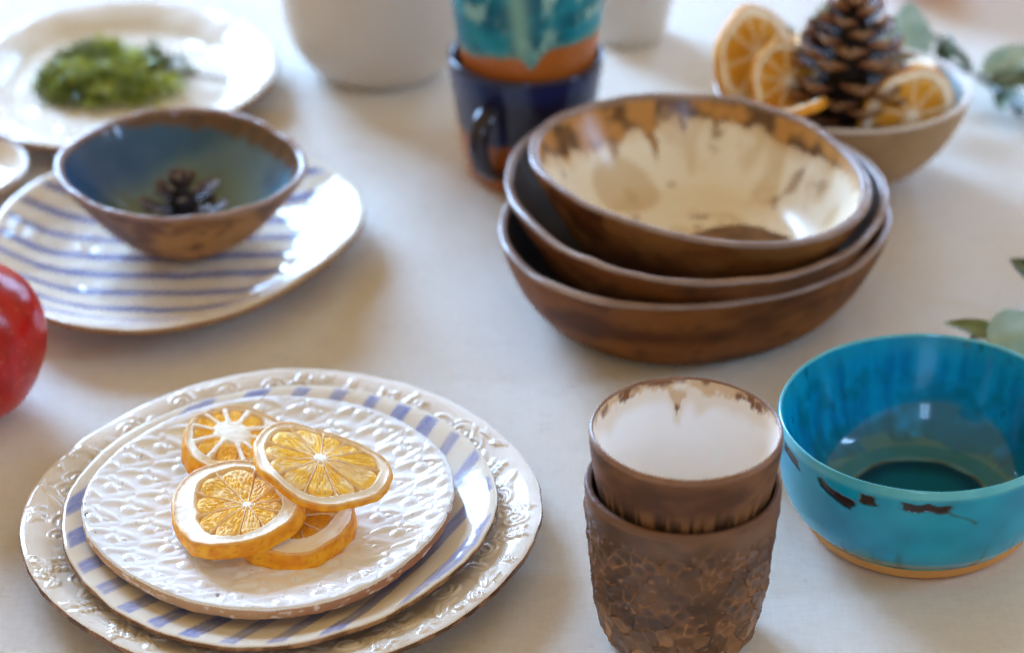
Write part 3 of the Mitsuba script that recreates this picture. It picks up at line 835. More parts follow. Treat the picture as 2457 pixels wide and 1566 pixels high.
def cream_in(g):
    th, x, y = g['th'], g['x'], g['y']
    s = np.clip((0.046 - g['z']) / 0.046, 0, 1)       # 0 at the rim, 1 at the bottom
    n1 = nz(np.cos(th) * 2.3, np.sin(th) * 2.3, 0, 2.2, 3, 221)
    st = nz(np.cos(th) * 16, np.sin(th) * 16, s * 0.9, 1.0, 3, 222)
    back = ss(-0.5, 0.5, np.sin(th))
    side = ss(0.2, 0.8, np.cos(th - 0.85))
    lb = np.exp(-((th - 2.25) / 0.52) ** 2)
    rb = np.exp(-((th - 0.75) / 0.50) ** 2)
    depth = 0.035 + 0.27 * lb * (0.75 + 0.5 * n1) + 0.17 * rb + 0.06 * back
    thw = th + 0.10 * (nz(th * 3, s * 7, 5, 1.0, 3, 229) - 0.5)
    drip = 0.66 * np.exp(-((thw - 1.86) / 0.05) ** 2) + 0.44 * np.exp(-((thw - 2.42) / 0.06) ** 2) + 0.36 * np.exp(-((thw - 1.38) / 0.035) ** 2) + 0.42 * np.exp(-((thw - 1.62) / 0.03) ** 2) + 0.3 * np.exp(-((thw - 2.72) / 0.05) ** 2)
    fine = nz(np.cos(th) * 40, np.sin(th) * 40, s * 6, 1.0, 4, 230)
    depth = np.maximum(depth + 0.18 * (st - 0.5) * back * (1 - 0.8 * rb), drip * (0.85 + 0.4 * (st - 0.5)))
    iso = nz(x, y, g['z'], 75, 4, 231)
    m = ss(0.022, -0.022, s - depth + 0.10 * (fine - 0.5) + 0.34 * (iso - 0.5) * (1 - 0.6 * rb))
    c = mx(lin(226, 214, 188), lin(236, 230, 214), nz(x, y, 0, 26, 3, 223))
    c = mx(c, lin(198, 168, 118), ss(0.58, 0.75, nz(x, y, 0, 60, 3, 224)) * 0.55)
    brown = mx(lin(180, 126, 60), lin(84, 50, 24), ss(0.45, 0.58, 0.5 * nz(np.cos(th) * 9, np.sin(th) * 9, s * 2.2, 1.0, 3, 225) + 0.5 * iso + 0.08 * np.exp(-((s - depth) / 0.06) ** 2)))
    c = mx(c, lin(190, 150, 92), ss(0.16, 0.0, s - depth) * back * 0.5)
    c = mx(c, brown, m * (0.5 + 0.5 * back) * 0.95)
    dots = ss(0.78, 0.84, nz(x + 2, y, 0, 95, 2, 226))
    c = mx(c, lin(128, 84, 40), dots * 0.6)
    c = mx(c, lin(110, 70, 34), ss(0.62, 0.70, iso) * ss(0.75, 0.35, s) * back * (1 - rb) * 0.75)
    d1 = np.hypot(x + 0.036, y - 0.043) / 0.0185       # round run of glaze on the back wall
    c = mx(c, lin(186, 152, 96), (ss(1.0, 0.86, d1) * 0.55 + np.exp(-((d1 - 0.97) / 0.06) ** 2) * 0.25))
    w = 0.004 * (nz(x, y, 0, 130, 2, 227) - 0.5)
    patch = ss(1.0, 0.94, np.hypot((x - 0.019 + w) / 0.031, (y + 0.018 + w) / 0.031))
    return mx(c, mx(lin(112, 72, 40), lin(84, 52, 28), ss(0.4, 0.65, nz(x, y, 0, 160, 3, 228))), patch * 0.95)


soft_bowl('brown_bowl_002', (0.0972, 0.0345), 0.0855, top_rim, 0.049, 0.0285, 0.68, 221,
          lambda g: mx(brown_wall(232)(g), lin(146, 100, 52), ss(0.52, 0.66, nz(g['x'], g['y'], g['z'], 46, 3, 233)) * 0.6), brown_rim, cream_in, 'dull_glaze',
          'brown bowl with cream glazed inside and brown drips, top of the stack', nt=420, zv=0.0028)

# ------------------------------------------------------------------ back striped plate, blue bowl with cone
bp_rim = outline([0.10225, 0.00057, 0.00134, -0.00319, 0.00483, 0.00144, 0.00373])


def bplate_face(g):
    c = mx(lin(222, 214, 196), lin(232, 226, 212), nz(g['x'], g['y'], 0, 24, 3, 243))
    a = math.radians(-3)
    s, cov = stripes(g['x'], g['y'], np.array([math.cos(a), math.sin(a)]), 0.0192, 0.0058, 251, wav=0.0070, off=0.004)
    c = mx(c, lin(30, 84, 176), np.clip(s + 0.12 * cov, 0, 0.86) * ss(0.97, 0.93, g['f']))
    return mx(c, lin(150, 106, 66), ss(0.985, 1.0, g['f']) * 0.8)


def wavy(amp, f, seed):
    return lambda p, g: amp * (nz(g['x'], g['y'], 0, f, 2, seed) - 0.5) * 2


pot('blue_striped_plate', (-0.1833, 0.0688), 0.1025, [
    ('underside', 'soft_glaze', [(0.002, 0.0004), (0.55, 0.0004), (0.64, 0.0014), (0.85, 0.009), (0.985, 0.0172)], 24, lin(150, 110, 76)),
    ('edge', 'satin_clay', [(0.985, 0.0172), (0.999, 0.0184), (0.996, 0.0202)], 6, lambda g: mx(lin(136, 96, 60), lin(176, 134, 92), nz(g['x'], g['y'], g['z'], 150, 3, 9))),
    ('glazed_face', 'glossy_glaze', [(0.996, 0.0202), (0.985, 0.0205), (0.86, 0.0155), (0.70, 0.0092), (0.58, 0.0070), (0.002, 0.0066)], 120, bplate_face)],
    nt=560, rim=lambda t: bp_rim(t) + wob(t, 0.0007, 43, 6), zvar=lambda t: wob(t, 0.0018, 45), disp=lambda p, g: 0.0004 * (nz(g['x'], g['y'], 0, 42, 2, 244) - 0.5) * 2 + 0.00036 * (nz(g['x'], g['y'], 0, 110, 2, 245) - 0.5) * 2)
tag('blue_striped_plate', 'cream plate with thin wavy blue stripes carrying the blue bowl', 'plate')

blue_rim = outline([0.06643, -0.00048, -0.00017, -0.00053, -0.00313, 0.00045, -0.00074, 0.00134, -9e-05])


def blue_in(g):
    x, y, th = g['x'], g['y'], g['th']
    s = np.clip((0.0475 - g['z']) / 0.043, 0, 1)
    t = nz(x, y, g['z'], 34, 3, 251)
    c = mx(lin(40, 88, 120), lin(92, 124, 138), ss(0.3, 0.7, t + 0.004 * 0))
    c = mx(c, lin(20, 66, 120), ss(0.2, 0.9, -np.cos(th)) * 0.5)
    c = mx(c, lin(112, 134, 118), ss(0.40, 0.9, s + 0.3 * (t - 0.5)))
    st = nz(th * 9, s * 2, 0, 1.0, 3, 252)
    bw = 0.03 + 0.17 * ss(-0.3, 0.8, np.cos(th - 0.8)) + 0.14 * (st - 0.5)
    return mx(c, mx(lin(120, 80, 44), lin(74, 52, 38), st), ss(0.05, -0.05, s - bw) * 0.9)


def blue_out(g):
    t = nz(g['x'], g['y'], g['z'], 48, 4, 254)
    c = mx(lin(104, 72, 54), lin(172, 126, 76), ss(0.36, 0.62, t + 0.12 * np.cos(g['th'] + 0.9)))
    return mx(c, lin(62, 46, 34), ss(0.58, 0.72, nz(g['x'], g['y'], g['z'], 85, 3, 255)) * 0.7)


soft_bowl('blue_bowl', (-0.1768, 0.0791), 0.0667, blue_rim, 0.0490, 0.0074, 0.36, 261, blue_out, lambda g: mx(lin(132, 104, 92), lin(160, 130, 112), nz(g['x'], g['y'], 0, 90, 3, 8)), blue_in, 'glossy_glaze',
          'small bowl with dark blue inside and mottled brown outside on the striped plate', zv=0.0032, nt=300, wall=0.004)


# ------------------------------------------------------------------ pine cones
def scale_mesh(L, W, cup, thick):
    nu, nv = 9, 7
    u, v = np.meshgrid(np.linspace(0, 1, nu), np.linspace(-1, 1, nv), indexing='ij')
    prof = np.interp(u, [0, 0.3, 0.6, 0.78, 0.9, 0.97, 1.0], [0.30, 0.48, 0.86, 1.0, 0.86, 0.52, 0.14])
    x, y = u * L, v * prof * W / 2
    zc = cup * (u ** 2) * L + 0.18 * W * (v ** 2) * u
    th = thick * (0.5 + 1.3 * ss(0.55, 0.95, u)) * np.sqrt(np.maximum(1 - 0.85 * v ** 2, 0)) * np.interp(u, [0, 0.9, 1.0], [1, 1, 0.35])
    umbo = 0.5 * thick * np.exp(-((u - 0.88) / 0.07) ** 2 - (v / 0.3) ** 2)
    A = np.stack([x, y, zc + th / 2], -1)
    B = np.stack([x, y, zc - th / 2 - umbo], -1)
    F = grid_faces(nu, nv)
    n = nu * nv
    ring = [i * nv for i in range(nu)] + [(nu - 1) * nv + j for j in range(1, nv)] + [i * nv + nv - 1 for i in range(nu - 2, -1, -1)] + [j for j in range(nv - 2, 0, -1)]
    S = []
    for a_, b_ in zip(ring, ring[1:] + ring[:1]):
        S += [[a_, b_, b_ + n], [a_, b_ + n, a_ + n]]
    m = trimesh.Trimesh(np.vstack([A.reshape(-1, 3), B.reshape(-1, 3)]), np.vstack([F, F[:, ::-1] + n, S]), process=False)
    if m.volume < 0:
        m.invert()
    uu = np.r_[u.ravel(), u.ravel()]
    return m, uu


def pine_cone(key, pos, H, R, n, seed, label, lean=(0.0, 0.0), droop=(-30, 62), tipcol=(150, 104, 66), width=0.62):
    r_ = np.random.default_rng(seed)
    base = T().translate(list(pos)).rotate([1, 0, 0], lean[0]).rotate([0, 1, 0], lean[1])
    core = tube([[0, 0, H * t] for t in np.linspace(0.02, 0.93, 10)], R * np.interp(np.linspace(0, 1, 10), [0, 0.2, 0.7, 1], [0.34, 0.42, 0.28, 0.08]))
    scene[key + '__core'] = {**mesh_shape(core, 'dry_plant', lin(34, 22, 16)), 'to_world': base}
    variants = []
    for k in range(4):
        W, thick = R * width, R * 0.07
        m, uu = scale_mesh(R * 0.80, W, (0.10, 0.16, 0.05, 0.2)[k], thick)
        V, F, N = meshkit.arrays(m, 40)
        # colours: dark inner part, brown shield at the tip
        t = nz(V[:, 0], V[:, 1], V[:, 2] + k, 300, 3, seed + k)
        c = mx(lin(48, 32, 24), lin(*tipcol), ss(0.40, 0.85, V[:, 0] / (R * 0.8)) * (0.55 + 0.7 * t))
        c = mx(c, lin(196, 164, 128), ss(0.94, 1.0, V[:, 0] / (R * 0.8)) * 0.5)
        variants.append(shape(V, F, N, c, 'dry_plant'))
    for i in range(n):
        q = (i + 0.5) / n
        az = i * 137.508
        h = H * (0.05 + 0.87 * q ** 1.05)
        ang = np.interp(q, [0, 0.35, 0.7, 1.0], [droop[0], droop[0] * 0.2, 0.35 * droop[1], droop[1]]) + r_.uniform(-5, 5)
        sc = np.interp(q, [0, 0.12, 0.45, 0.8, 1.0], [0.72, 0.95, 1.0, 0.64, 0.40]) * r_.uniform(0.94, 1.06)
        rc = R * np.interp(q, [0, 0.2, 0.7, 1], [0.22, 0.26, 0.17, 0.03])
        tw = base @ T().translate([0, 0, float(h)]).rotate([0, 0, 1], az + r_.uniform(-5, 5)).translate([float(rc), 0, 0]).rotate([0, 1, 0], float(-ang)).scale(float(sc))
        scene[numbered(key + '__scale')] = {**variants[i % 4], 'to_world': tw}
    tag(key, label, 'pine cone')


pine_cone('pine_cone', (-0.1745, 0.0760, 0.0140), 0.034, 0.0250, 34, 301, 'small dark pine cone lying inside the blue bowl', lean=(8, -6), droop=(14, 80), tipcol=(96, 74, 62), width=0.36)

# ------------------------------------------------------------------ back white plate with a green sprig, small dish
wp_rim = outline([0.10028, 0.00594, 0.00083, -0.0082, 0.00082, 0.00325, 0.00068])
pot('white_plate', (-0.2452, 0.2799), 0.1003, [
    ('underside', 'soft_glaze', [(0.002, 0.0004), (0.6, 0.0004), (0.7, 0.002), (0.985, 0.0145)], 20, lin(170, 140, 112)),
    ('edge', 'satin_clay', [(0.985, 0.0145), (0.999, 0.0158), (0.995, 0.0178)], 6, lin(150, 116, 88)),
    ('glazed_face', 'glossy_glaze', [(0.995, 0.0178), (0.98, 0.0182), (0.84, 0.0135), (0.74, 0.0075), (0.66, 0.0062), (0.002, 0.0060)], 110, glaze_white)],
    nt=480, rim=lambda t: wp_rim(t) + wob(t, 0.0008, 53, 5), zvar=lambda t: wob(t, 0.001, 55), disp=lambda p, g: 0.00045 * (nz(g['x'], g['y'], 0, 48, 2, 264) - 0.5) * 2 + 0.00036 * (nz(g['x'], g['y'], 0, 110, 2, 265) - 0.5) * 2)
tag('white_plate', 'plain white glossy plate with a green sprig on it, far back', 'plate')

pot('small_dish', (-0.3150, 0.1530), 0.0400, [
    ('underside', 'soft_glaze', [(0.01, 0.0004), (0.5, 0.0004), (0.58, 0.001), (0.98, 0.0135)], 16, lin(210, 200, 188)),
    ('rim', 'soft_glaze', [(0.98, 0.0135), (1.0, 0.0150), (0.97, 0.0160), (0.93, 0.0150)], 8, lin(214, 206, 200)),
    ('interior', 'glossy_glaze', [(0.93, 0.0150), (0.8, 0.009), (0.55, 0.0048), (0.01, 0.0042)], 40, lin(228, 222, 210))],
    nt=200, rim=lambda t: 0.040 + wob(t, 0.001, 63), disp=wavy(0.0004, 60, 265))
tag('small_dish', 'small shallow white dish beside the blue striped plate, cut by the photo edge', 'dish')


def blades(n, seed, region, size, cols, up=0.6):
    """n narrow leaflets; region(rng) gives a point and a direction."""
    r_ = np.random.default_rng(seed)
    V, F, C = [], [], []
    for i in range(n):
        p, d, tone = region(r_)
        d = d / np.linalg.norm(d)
        s = np.cross(d, r_.normal(size=3))
        s /= np.linalg.norm(s)
        b = np.cross(s, d)
        L = size * r_.uniform(0.6, 1.3)
        w = L * 0.16
        k = len(V)
        V += [p - s * w * 0.4, p + s * w * 0.4, p + d * L * 0.5 + s * w + b * w * 0.4, p + d * L * 0.5 - s * w + b * w * 0.4, p + d * L]
        F += [[k, k + 1, k + 2], [k, k + 2, k + 3], [k + 3, k + 2, k + 4]]
        c = mx(lin(*cols[0]), lin(*cols[1]), np.clip(tone + r_.normal() * 0.22, 0, 1))
        C += [c] * 5
    return trimesh.Trimesh(np.array(V), np.array(F), process=False), np.array(C)


stem_p = np.array([[-0.262 + 0.090 * t, 0.279 + 0.006 * math.sin(4 * t), 0.0105 + 0.004 * math.sin(2.6 * t)] for t in np.linspace(0, 1, 14)])
scene['green_sprig__stem'] = mesh_shape(tube(stem_p, np.linspace(0.0018, 0.0010, 14), 8), 'leaf_skin', lin(84, 66, 40))


CR = np.random.default_rng(73)
clumps = [(twr_x, twr_y, twr_h, twr_s) for twr_x, twr_y, twr_h, twr_s in zip(*(CR.uniform(a_, b_, 70) for a_, b_ in ((-1, 1), (-1, 1), (0.35, 1.0), (0.16, 0.34)))) if twr_x ** 2 + twr_y ** 2 < 1.0]


def mound(r_):
    """Leaflets along short twigs that splay out of uneven tufts."""
    k_ = r_.integers(len(clumps))
    cx_, cy_, ch, cs = clumps[k_]
    a, q = r_.uniform(0, 2 * PI), r_.uniform(0, 1) ** 0.7
    a = round(a * 9 / (2 * PI)) * 2 * PI / 9 + r_.normal() * 0.09
    x, y = cx_ + q * cs * math.cos(a), cy_ + q * cs * 1.4 * math.sin(a)
    z = 0.0075 + 0.024 * ch * (1 - 0.55 * (cx_ ** 2 + cy_ ** 2)) * (1 - 0.75 * q * q) * r_.uniform(0.55, 1.0)
    d = np.array([math.cos(a), math.sin(a), 0.55 - 0.7 * q]) + r_.normal(size=3) * 0.35
    return np.array([-0.2465 + 0.037 * x, 0.2860 + 0.034 * y, z]), d, (k_ * 0.618) % 1.0


m_, c_ = blades(4600, 72, mound, 0.0072, ((62, 80, 22), (190, 202, 92)))
scene['green_sprig__foliage'] = mesh_shape(m_, 'leaf_skin', c_)
labels['green_sprig__foliage'] = {'kind': 'stuff'}
tag('green_sprig', 'feathery tuft of yellow green foliage lying on the white plate', 'sprig')

# ------------------------------------------------------------------ white jug, white cup far back
WJ = lambda g: mx(lin(198, 188, 176), lin(210, 200, 188), nz(g['x'], g['y'], g['z'], 22, 3, 66))
pot('white_jug', (-0.0835, 0.3235), 0.0615, [
    ('body', 'soft_glaze', [(0.01, 0.0004), (0.52, 0.0004), (0.62, 0.002), (0.84, 0.016), (0.98, 0.040), (1.0, 0.062), (0.95, 0.095), (0.78, 0.125), (0.70, 0.150)], 70, WJ),
    ('rim', 'soft_glaze', [(0.70, 0.150), (0.71, 0.153), (0.68, 0.155), (0.65, 0.152)], 8, lin(224, 218, 210)),
    ('interior', 'soft_glaze', [(0.65, 0.152), (0.72, 0.125), (0.88, 0.095), (0.93, 0.06), (0.75, 0.018), (0.4, 0.006), (0.01, 0.005)], 40, WJ)], nt=180)
tag('white_jug', 'big round white jug standing behind, left of the navy mug', 'jug')
pot('white_cup', (0.0740, 0.3720), 0.0315, [
    ('wall', 'soft_glaze', [(0.01, 0.0004), (0.68, 0.0004), (0.74, 0.0016), (0.92, 0.022), (1.0, 0.060), (1.02, 0.078)], 40, WJ),
    ('rim', 'soft_glaze', [(1.02, 0.078), (1.02, 0.0795), (0.97, 0.080), (0.94, 0.078)], 6, lin(224, 218, 210)),
    ('interior', 'soft_glaze', [(0.94, 0.078), (0.9, 0.05), (0.8, 0.015), (0.5, 0.006), (0.01, 0.005)], 24, WJ)], nt=140)
tag('white_cup', 'white cup far back, half hidden behind the turquoise glazed cup', 'cup')


# ------------------------------------------------------------------ navy mug with the turquoise and terracotta cup in it
def mug_col(g):
    t = nz(g['x'], g['y'], g['z'], 40, 3, 171)
    c = mx(lin(30, 26, 36), lin(40, 42, 74), ss(0.3, 0.7, t))
    c = mx(c, lin(26, 40, 96), ss(0.052, 0.066, g['z'] + 0.012 * (t - 0.5)) * 0.75)
    edge = 0.034 + 0.010 * (nz(np.cos(g['th']) * 2, np.sin(g['th']) * 2, 0, 1.0, 3, 172) - 0.5)
    return mx(c, mx(lin(150, 78, 28), lin(172, 96, 40), t), ss(edge + 0.001, edge - 0.001, g['z']))


pot('navy_mug', (0.0079, 0.1777), 0.0440, [
    ('wall', 'glossy_glaze', [(0.01, 0.0003), (0.68, 0.0003), (0.73, 0.0012), (0.80, 0.010), (0.89, 0.034), (0.965, 0.060), (1.0, 0.0725)], 60, mug_col),
    ('rim', 'glossy_glaze', [(1.0, 0.0725), (1.0, 0.0742), (0.965, 0.0755), (0.925, 0.0742), (0.915, 0.072)], 10, lin(38, 40, 70)),
    ('interior', 'glossy_glaze', [(0.915, 0.072), (0.87, 0.05), (0.78, 0.02), (0.6, 0.007), (0.01, 0.006)], 40, lin(24, 44, 84))],
    nt=220, disp=wavy(0.0002, 40, 173))
ha = math.radians(-116)
hd, hs = np.array([math.cos(ha), math.sin(ha), 0.0]), np.array([0, 0, 1.0])
hp = []
for t in np.linspace(0, 1, 26):
    out = np.interp(t, [0, 0.12, 0.3, 0.5, 0.72, 0.9, 1.0], [0.0395, 0.0465, 0.0575, 0.0610, 0.0545, 0.0425, 0.0330])
    zz = np.interp(t, [0, 0.12, 0.3, 0.5, 0.72, 0.9, 1.0], [0.0560, 0.0575, 0.0530, 0.0405, 0.0250, 0.0150, 0.0125])
    hp.append(np.array([0.0079, 0.1777, 0.0003]) + hd * out + hs * zz)
hp = np.array(hp)
for _ in range(3):
    hp[1:-1] = (hp[:-2] + 2 * hp[1:-1] + hp[2:]) / 4
scene['navy_mug__handle'] = mesh_shape(tube(hp, np.interp(np.linspace(0, 1, 26), [0, 0.3, 1], [0.0072, 0.0058, 0.0055]), 18, 0.62), 'glossy_glaze', lin(34, 32, 48))
tag('navy_mug', 'dark navy glazed mug with handle and bare terracotta base', 'mug')


def tcup_col(g):
    th, z = g['th'], g['z']
    arc = (th + PI / 2 + PI) % (2 * PI) - PI
    t = nz(g['x'], g['y'], z, 70, 3, 181)
    c = mx(lin(0, 92, 116), lin(16, 140, 160), ss(0.3, 0.7, t))
    c = mx(c, lin(150, 198, 190), ss(0.56, 0.72, nz(th * 5, z * 70, 0, 1.0, 3, 182)) * 0.8)
    edge = 0.0490 + 0.006 * np.sin(arc * 1.3 + 0.3) + 0.003 * (nz(np.cos(th) * 3, np.sin(th) * 3, 0, 1.0, 2, 183) - 0.5)
    drip = np.exp(-((arc - 0.05) / 0.13) ** 2) * 0.0095
    c = mx(c, lin(132, 180, 166), np.exp(-((arc + 0.10 - 2.2 * (0.062 - z)) / 0.13) ** 2) * 0.85)
    edge = edge - drip
    c = mx(c, lin(110, 150, 140), ss(edge + 0.006, edge, z) * 0.7)
    return mx(c, mx(lin(168, 92, 34), lin(190, 112, 46), t), ss(edge + 0.0006, edge - 0.0006, z))


pot('turquoise_cup', (0.0090, 0.1779), 0.0440, [
    ('wall', 'soft_glaze', [(0.01, 0.0), (0.68, 0.0), (0.74, 0.0015), (0.79, 0.012), (0.865, 0.034), (0.95, 0.060), (1.0, 0.088)], 70, tcup_col),
    ('rim', 'soft_glaze', [(1.0, 0.088), (1.0, 0.0895), (0.96, 0.0905), (0.925, 0.089)], 7, lin(30, 120, 140)),
    ('interior', 'soft_glaze', [(0.925, 0.089), (0.87, 0.06), (0.72, 0.015), (0.4, 0.006), (0.01, 0.005)], 30, lin(40, 130, 146))], nt=240, z0=0.0395)
tag('turquoise_cup', 'turquoise glazed terracotta cup standing inside the navy mug', 'cup')

# ------------------------------------------------------------------ oval bowl with pine cone and citrus, far right
pot_rim = outline([0.0665, -0.00059, -6e-05, 0.00616, 0.00032])
soft_bowl('beige_bowl', (0.1887, 0.1736), 0.0665, pot_rim, 0.057, 0.0002, 0.42, 271,
          lambda g: mx(lin(146, 116, 84), lin(182, 152, 116), nz(g['x'], g['y'], g['z'], 36, 3, 272)), lambda g: np.broadcast_to(lin(206, 200, 196), g['x'].shape + (3,)),
          lambda g: mx(lin(120, 120, 92), lin(168, 190, 196), ss(0.03, 0.055, g['z'])), 'soft_glaze', 'beige oval bowl filled with a pine cone and dried orange slices', bulge=0.06, nt=240, zv=0.0012)
pine_cone('pine_cone_001', (0.1865, 0.1560, 0.0300), 0.094, 0.0335, 80, 311, 'large brown pine cone standing in the beige bowl', lean=(-3, 2), droop=(-30, 58), tipcol=(120, 74, 40), width=0.70)
GP = 'dried orange slices in the beige bowl'
for i, (pos, R, nrm, yaw, lab) in enumerate((
        ((0.1370, 0.1800, 0.0700), 0.0300, (0.55, -0.60, 0.42), 0.3, 'dried orange slice standing upright at the left of the beige bowl'),
        ((0.1530, 0.1560, 0.0640), 0.0240, (0.40, -0.72, 0.52), 1.3, 'dried orange slice between the upright slice and the pine cone'),
        ((0.1485, 0.1330, 0.0570), 0.0250, (-0.30, 0.35, 0.92), 2.2, 'dried orange slice lying flat over the near left rim of the beige bowl'),
        ((0.2200, 0.1425, 0.0510), 0.0295, (0.34, -0.90, 0.16), 0.7, 'dried orange slice leaning at the near right of the beige bowl'),
        ((0.1640, 0.2080, 0.0640), 0.0240, (-0.1, 0.15, 1.0), 0.1, 'pale dried orange slice lying behind the pine cone on the left'),
        ((0.2200, 0.1830, 0.0540), 0.0220, (-0.35, 0.1, 0.9), 2.9, 'pale dried orange slice behind the pine cone on the right'))):
    citrus_slice('dried_orange_slice_%03d' % (4 + i), pos, R, nrm, yaw, 131 + i, lab, GP, thick=0.0055, ring=0.19, nseg=9, fine=False, amber=(196, 138, 20), core=(0.05, 0.05), mem=0.0008)


# ------------------------------------------------------------------ eucalyptus sprigs
def leaf_shape(L, W, base, d, up, fold, curl, cols, seed, point=0.25):
    nu, nv = 13, 7
    u, v = np.meshgrid(np.linspace(0, 1, nu), np.linspace(-1, 1, nv), indexing='ij')
    w = np.sin(PI * np.clip(u, 0, 1) ** (0.85 - point * 0.3)) ** (0.62 + point * 0.5) * W / 2
    w = np.maximum(w, W * 0.015)
    d = np.asarray(d, float) / np.linalg.norm(d)
    s = np.cross(up, d)
    s /= np.linalg.norm(s)
    n = np.cross(d, s)
    P = np.asarray(base) + (u * L)[..., None] * d + (v * w)[..., None] * s + (fold * np.abs(v) * w - curl * L * u ** 2 + 0.06 * W * np.sin(5 * u + seed) * v)[..., None] * n
    t = nz(P[..., 0], P[..., 1], P[..., 2], 160, 3, seed)
    C = mx(lin(*cols[0]), lin(*cols[1]), ss(0.3, 0.7, t))
    C = mx(C, lin(170, 186, 150), np.exp(-(v / 0.07) ** 2) * 0.5)
    return shape(P, grid_faces(nu, nv), grid_normals(P, False), C, 'leaf_skin')


PALE, DARK, OLIVE = ((140, 180, 172), (178, 208, 202)), ((44, 62, 40), (72, 96, 70)), ((92, 104, 56), (120, 132, 78))


def sprig(key, stem, leaves, label, rad=0.0011):
    stem = np.array(stem, float)
    t = np.linspace(0, 1, len(stem))
    tt = np.linspace(0, 1, 24)
    path = np.stack([PchipInterpolator(t, stem[:, k])(tt) for k in range(3)], 1)
    scene[key + '__stem'] = mesh_shape(tube(path, np.linspace(rad, rad * 0.6, 24), 8), 'leaf_skin', lin(70, 66, 44))
    for i, (b, L, W, d, up, fold, curl, cols) in enumerate(leaves):
        scene[numbered(key + '__leaf')] = leaf_shape(L, W, b, d, up, fold, curl, cols, 400 + i)
    tag(key, label, 'sprig')


sprig('eucalyptus_sprig', [(0.205, 0.262, 0.012), (0.240, 0.274, 0.020), (0.275, 0.281, 0.018), (0.305, 0.251, 0.012), (0.345, 0.216, 0.006)], [
    ((0.2385, 0.262, 0.026), 0.042, 0.032, (-0.05, 0.25, 1.0), (0.2, -1.0, 0.3), 0.1, -0.1, PALE),
    ((0.250, 0.280, 0.018), 0.030, 0.012, (0.9, -0.2, 0.1), (0, 0, 1), 0.5, 0.1, DARK),
    ((0.280, 0.276, 0.016), 0.042, 0.017, (-0.45, 0.75, 0.35), (0.6, -0.5, 0.6), 0.5, 0.1, DARK),
    ((0.286, 0.273, 0.018), 0.046, 0.020, (0.85, 0.30, 0.30), (-0.2, -0.7, 0.8), 0.2, 0.15, PALE),
    ((0.290, 0.269, 0.014), 0.044, 0.014, (0.9, 0.05, 0.05), (0, -0.6, 0.8), 0.6, 0.1, DARK),
    ((0.283, 0.275, 0.014), 0.048, 0.024, (0.45, -0.85, -0.12), (0.5, 0.1, 0.9), 0.35, 0.0, DARK),
    ((0.306, 0.248, 0.010), 0.040, 0.020, (0.8, -0.5, 0.0), (0.2, 0.1, 1), 0.3, 0.05, DARK),
    ((0.316, 0.196, 0.006), 0.040, 0.020, (0.5, -0.8, 0.05), (-0.3, 0, 1), 0.2, 0.0, PALE),
    ((0.215, 0.262, 0.016), 0.030, 0.014, (-0.9, 0.2, 0.35), (0, -0.5, 1), 0.3, 0.1, PALE),
    ((0.262, 0.280, 0.020), 0.030, 0.012, (0.35, 0.9, 0.4), (0, -0.6, 1), 0.4, 0.1, DARK),
    ((0.296, 0.262, 0.014), 0.036, 0.015, (0.25, -0.9, 0.12), (0.3, 0, 1), 0.4, 0.1, DARK),
    ((0.312, 0.243, 0.012), 0.036, 0.014, (0.95, 0.1, 0.2), (0, -0.3, 1), 0.4, 0.1, DARK),
    ((0.300, 0.256, 0.014), 0.030, 0.013, (-0.3, -0.95, 0.1), (-0.4, 0, 1), 0.4, 0.1, DARK),
], 'eucalyptus sprig with pale and dark leaves lying beyond the beige bowl')
sprig('eucalyptus_sprig_001', [(0.232, -0.024, 0.008), (0.255, -0.026, 0.010), (0.275, -0.010, 0.012), (0.300, 0.030, 0.016)], [
    ((0.247, -0.028, 0.010), 0.030, 0.011, (-0.9, 0.05, 0.32), (0.0, -0.5, 1), 0.45, 0.15, OLIVE),
    ((0.238, -0.034, 0.010), 0.032, 0.028, (0.92, -0.05, 0.32), (-0.1, -0.7, 0.7), 0.1, 0.1, PALE),
    ((0.250, -0.030, 0.008), 0.030, 0.018, (0.6, -0.75, 0.0), (0, 0, 1), 0.2, 0.0, PALE),
    ((0.285, 0.004, 0.012), 0.036, 0.018, (-0.62, 0.5, 0.42), (0.4, -0.5, 0.8), 0.4, 0.1, DARK),
    ((0.277, 0.000, 0.012), 0.034, 0.020, (0.9, -0.2, 0.1), (0, 0, 1), 0.3, 0.0, PALE),
], 'eucalyptus sprig with round pale leaf peeping out behind the turquoise bowl')
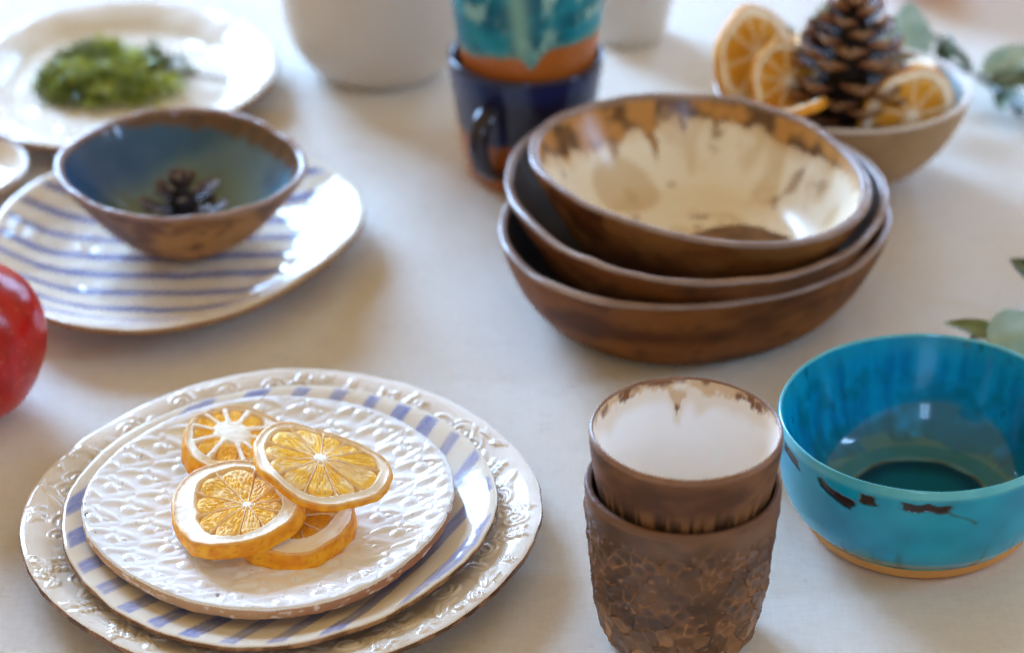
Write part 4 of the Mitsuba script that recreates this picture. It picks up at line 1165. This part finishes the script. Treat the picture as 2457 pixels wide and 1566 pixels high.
sprig('eucalyptus_sprig_002', [(0.160, 0.262, 0.006), (0.176, 0.275, 0.016), (0.195, 0.282, 0.022), (0.215, 0.290, 0.020)], [
    ((0.172, 0.272, 0.026), 0.030, 0.020, (-0.5, 0.35, 0.8), (0, -1, 0.3), 0.3, 0.0, ((70, 92, 40), (96, 120, 56))),
    ((0.186, 0.276, 0.026), 0.036, 0.022, (0.15, 0.3, 0.9), (0, -1, 0.3), 0.3, 0.0, PALE),
    ((0.200, 0.283, 0.022), 0.034, 0.020, (0.8, 0.3, 0.5), (0, -0.7, 0.6), 0.3, 0.0, PALE),
], 'eucalyptus sprig with a green and a pale leaf right behind the large pine cone')

# ------------------------------------------------------------------ whole fruits
def fruit(key, pos, R, squash, cols, label, cat, seed, bsdf, rough=0.02):
    m = trimesh.creation.icosphere(5, 1.0)
    V = m.vertices
    k = 1 + 0.10 * (meshkit.fbm(V * 1.1 + seed, 2, seed) - 0.5) + rough * (meshkit.fbm(V * 5 + seed, 3, seed) - 0.5)
    W = V * k[:, None] * R
    W[:, 2] = W[:, 2] * squash - 0.10 * R * np.exp(-((np.hypot(W[:, 0], W[:, 1]) / R) / 0.3) ** 2) * np.sign(W[:, 2])
    W[:, 2] -= W[:, 2].min()
    m = trimesh.Trimesh(W + np.array(pos), m.faces, process=False)
    t = meshkit.fbm(V * 3.0 + seed, 4, seed)
    st = meshkit.fbm(np.stack([np.arctan2(V[:, 1], V[:, 0]) * 9, V[:, 2] * 2.2, V[:, 0] * 0], -1), 3, seed + 1)
    c = mx(lin(*cols[0]), lin(*cols[1]), ss(0.3, 0.7, 0.5 * t + 0.5 * st))
    c = mx(c, lin(230, 150, 110), ss(0.80, 0.86, meshkit.noise(V * 46, seed)) * 0.22)
    scene[key + '__skin'] = mesh_shape(m, bsdf, c)
    crown = tube([[pos[0], pos[1], pos[2] + W[:, 2].max() - 0.006 + q] for q in np.linspace(0, 0.009, 6)], np.array([0.004, 0.005, 0.006, 0.0065, 0.007, 0.006]) * R / 0.04, 10)
    scene[key + '__stalk'] = mesh_shape(crown, 'dry_plant', lin(96, 66, 40))
    tag(key, label, cat)


fruit('red_fruit', (-0.2665, -0.0790, 0.0), 0.0430, 0.98, ((160, 12, 8), (186, 20, 14)), 'shiny red round fruit at the left, in front of the blue striped plate', 'fruit', 5, 'dull_glaze')
fruit('orange_fruit', (0.2760, 0.4720, 0.0), 0.0500, 0.95, ((196, 84, 8), (222, 110, 18)), 'blurred orange fruit at the far back right, behind the eucalyptus', 'fruit', 9, 'soft_glaze')
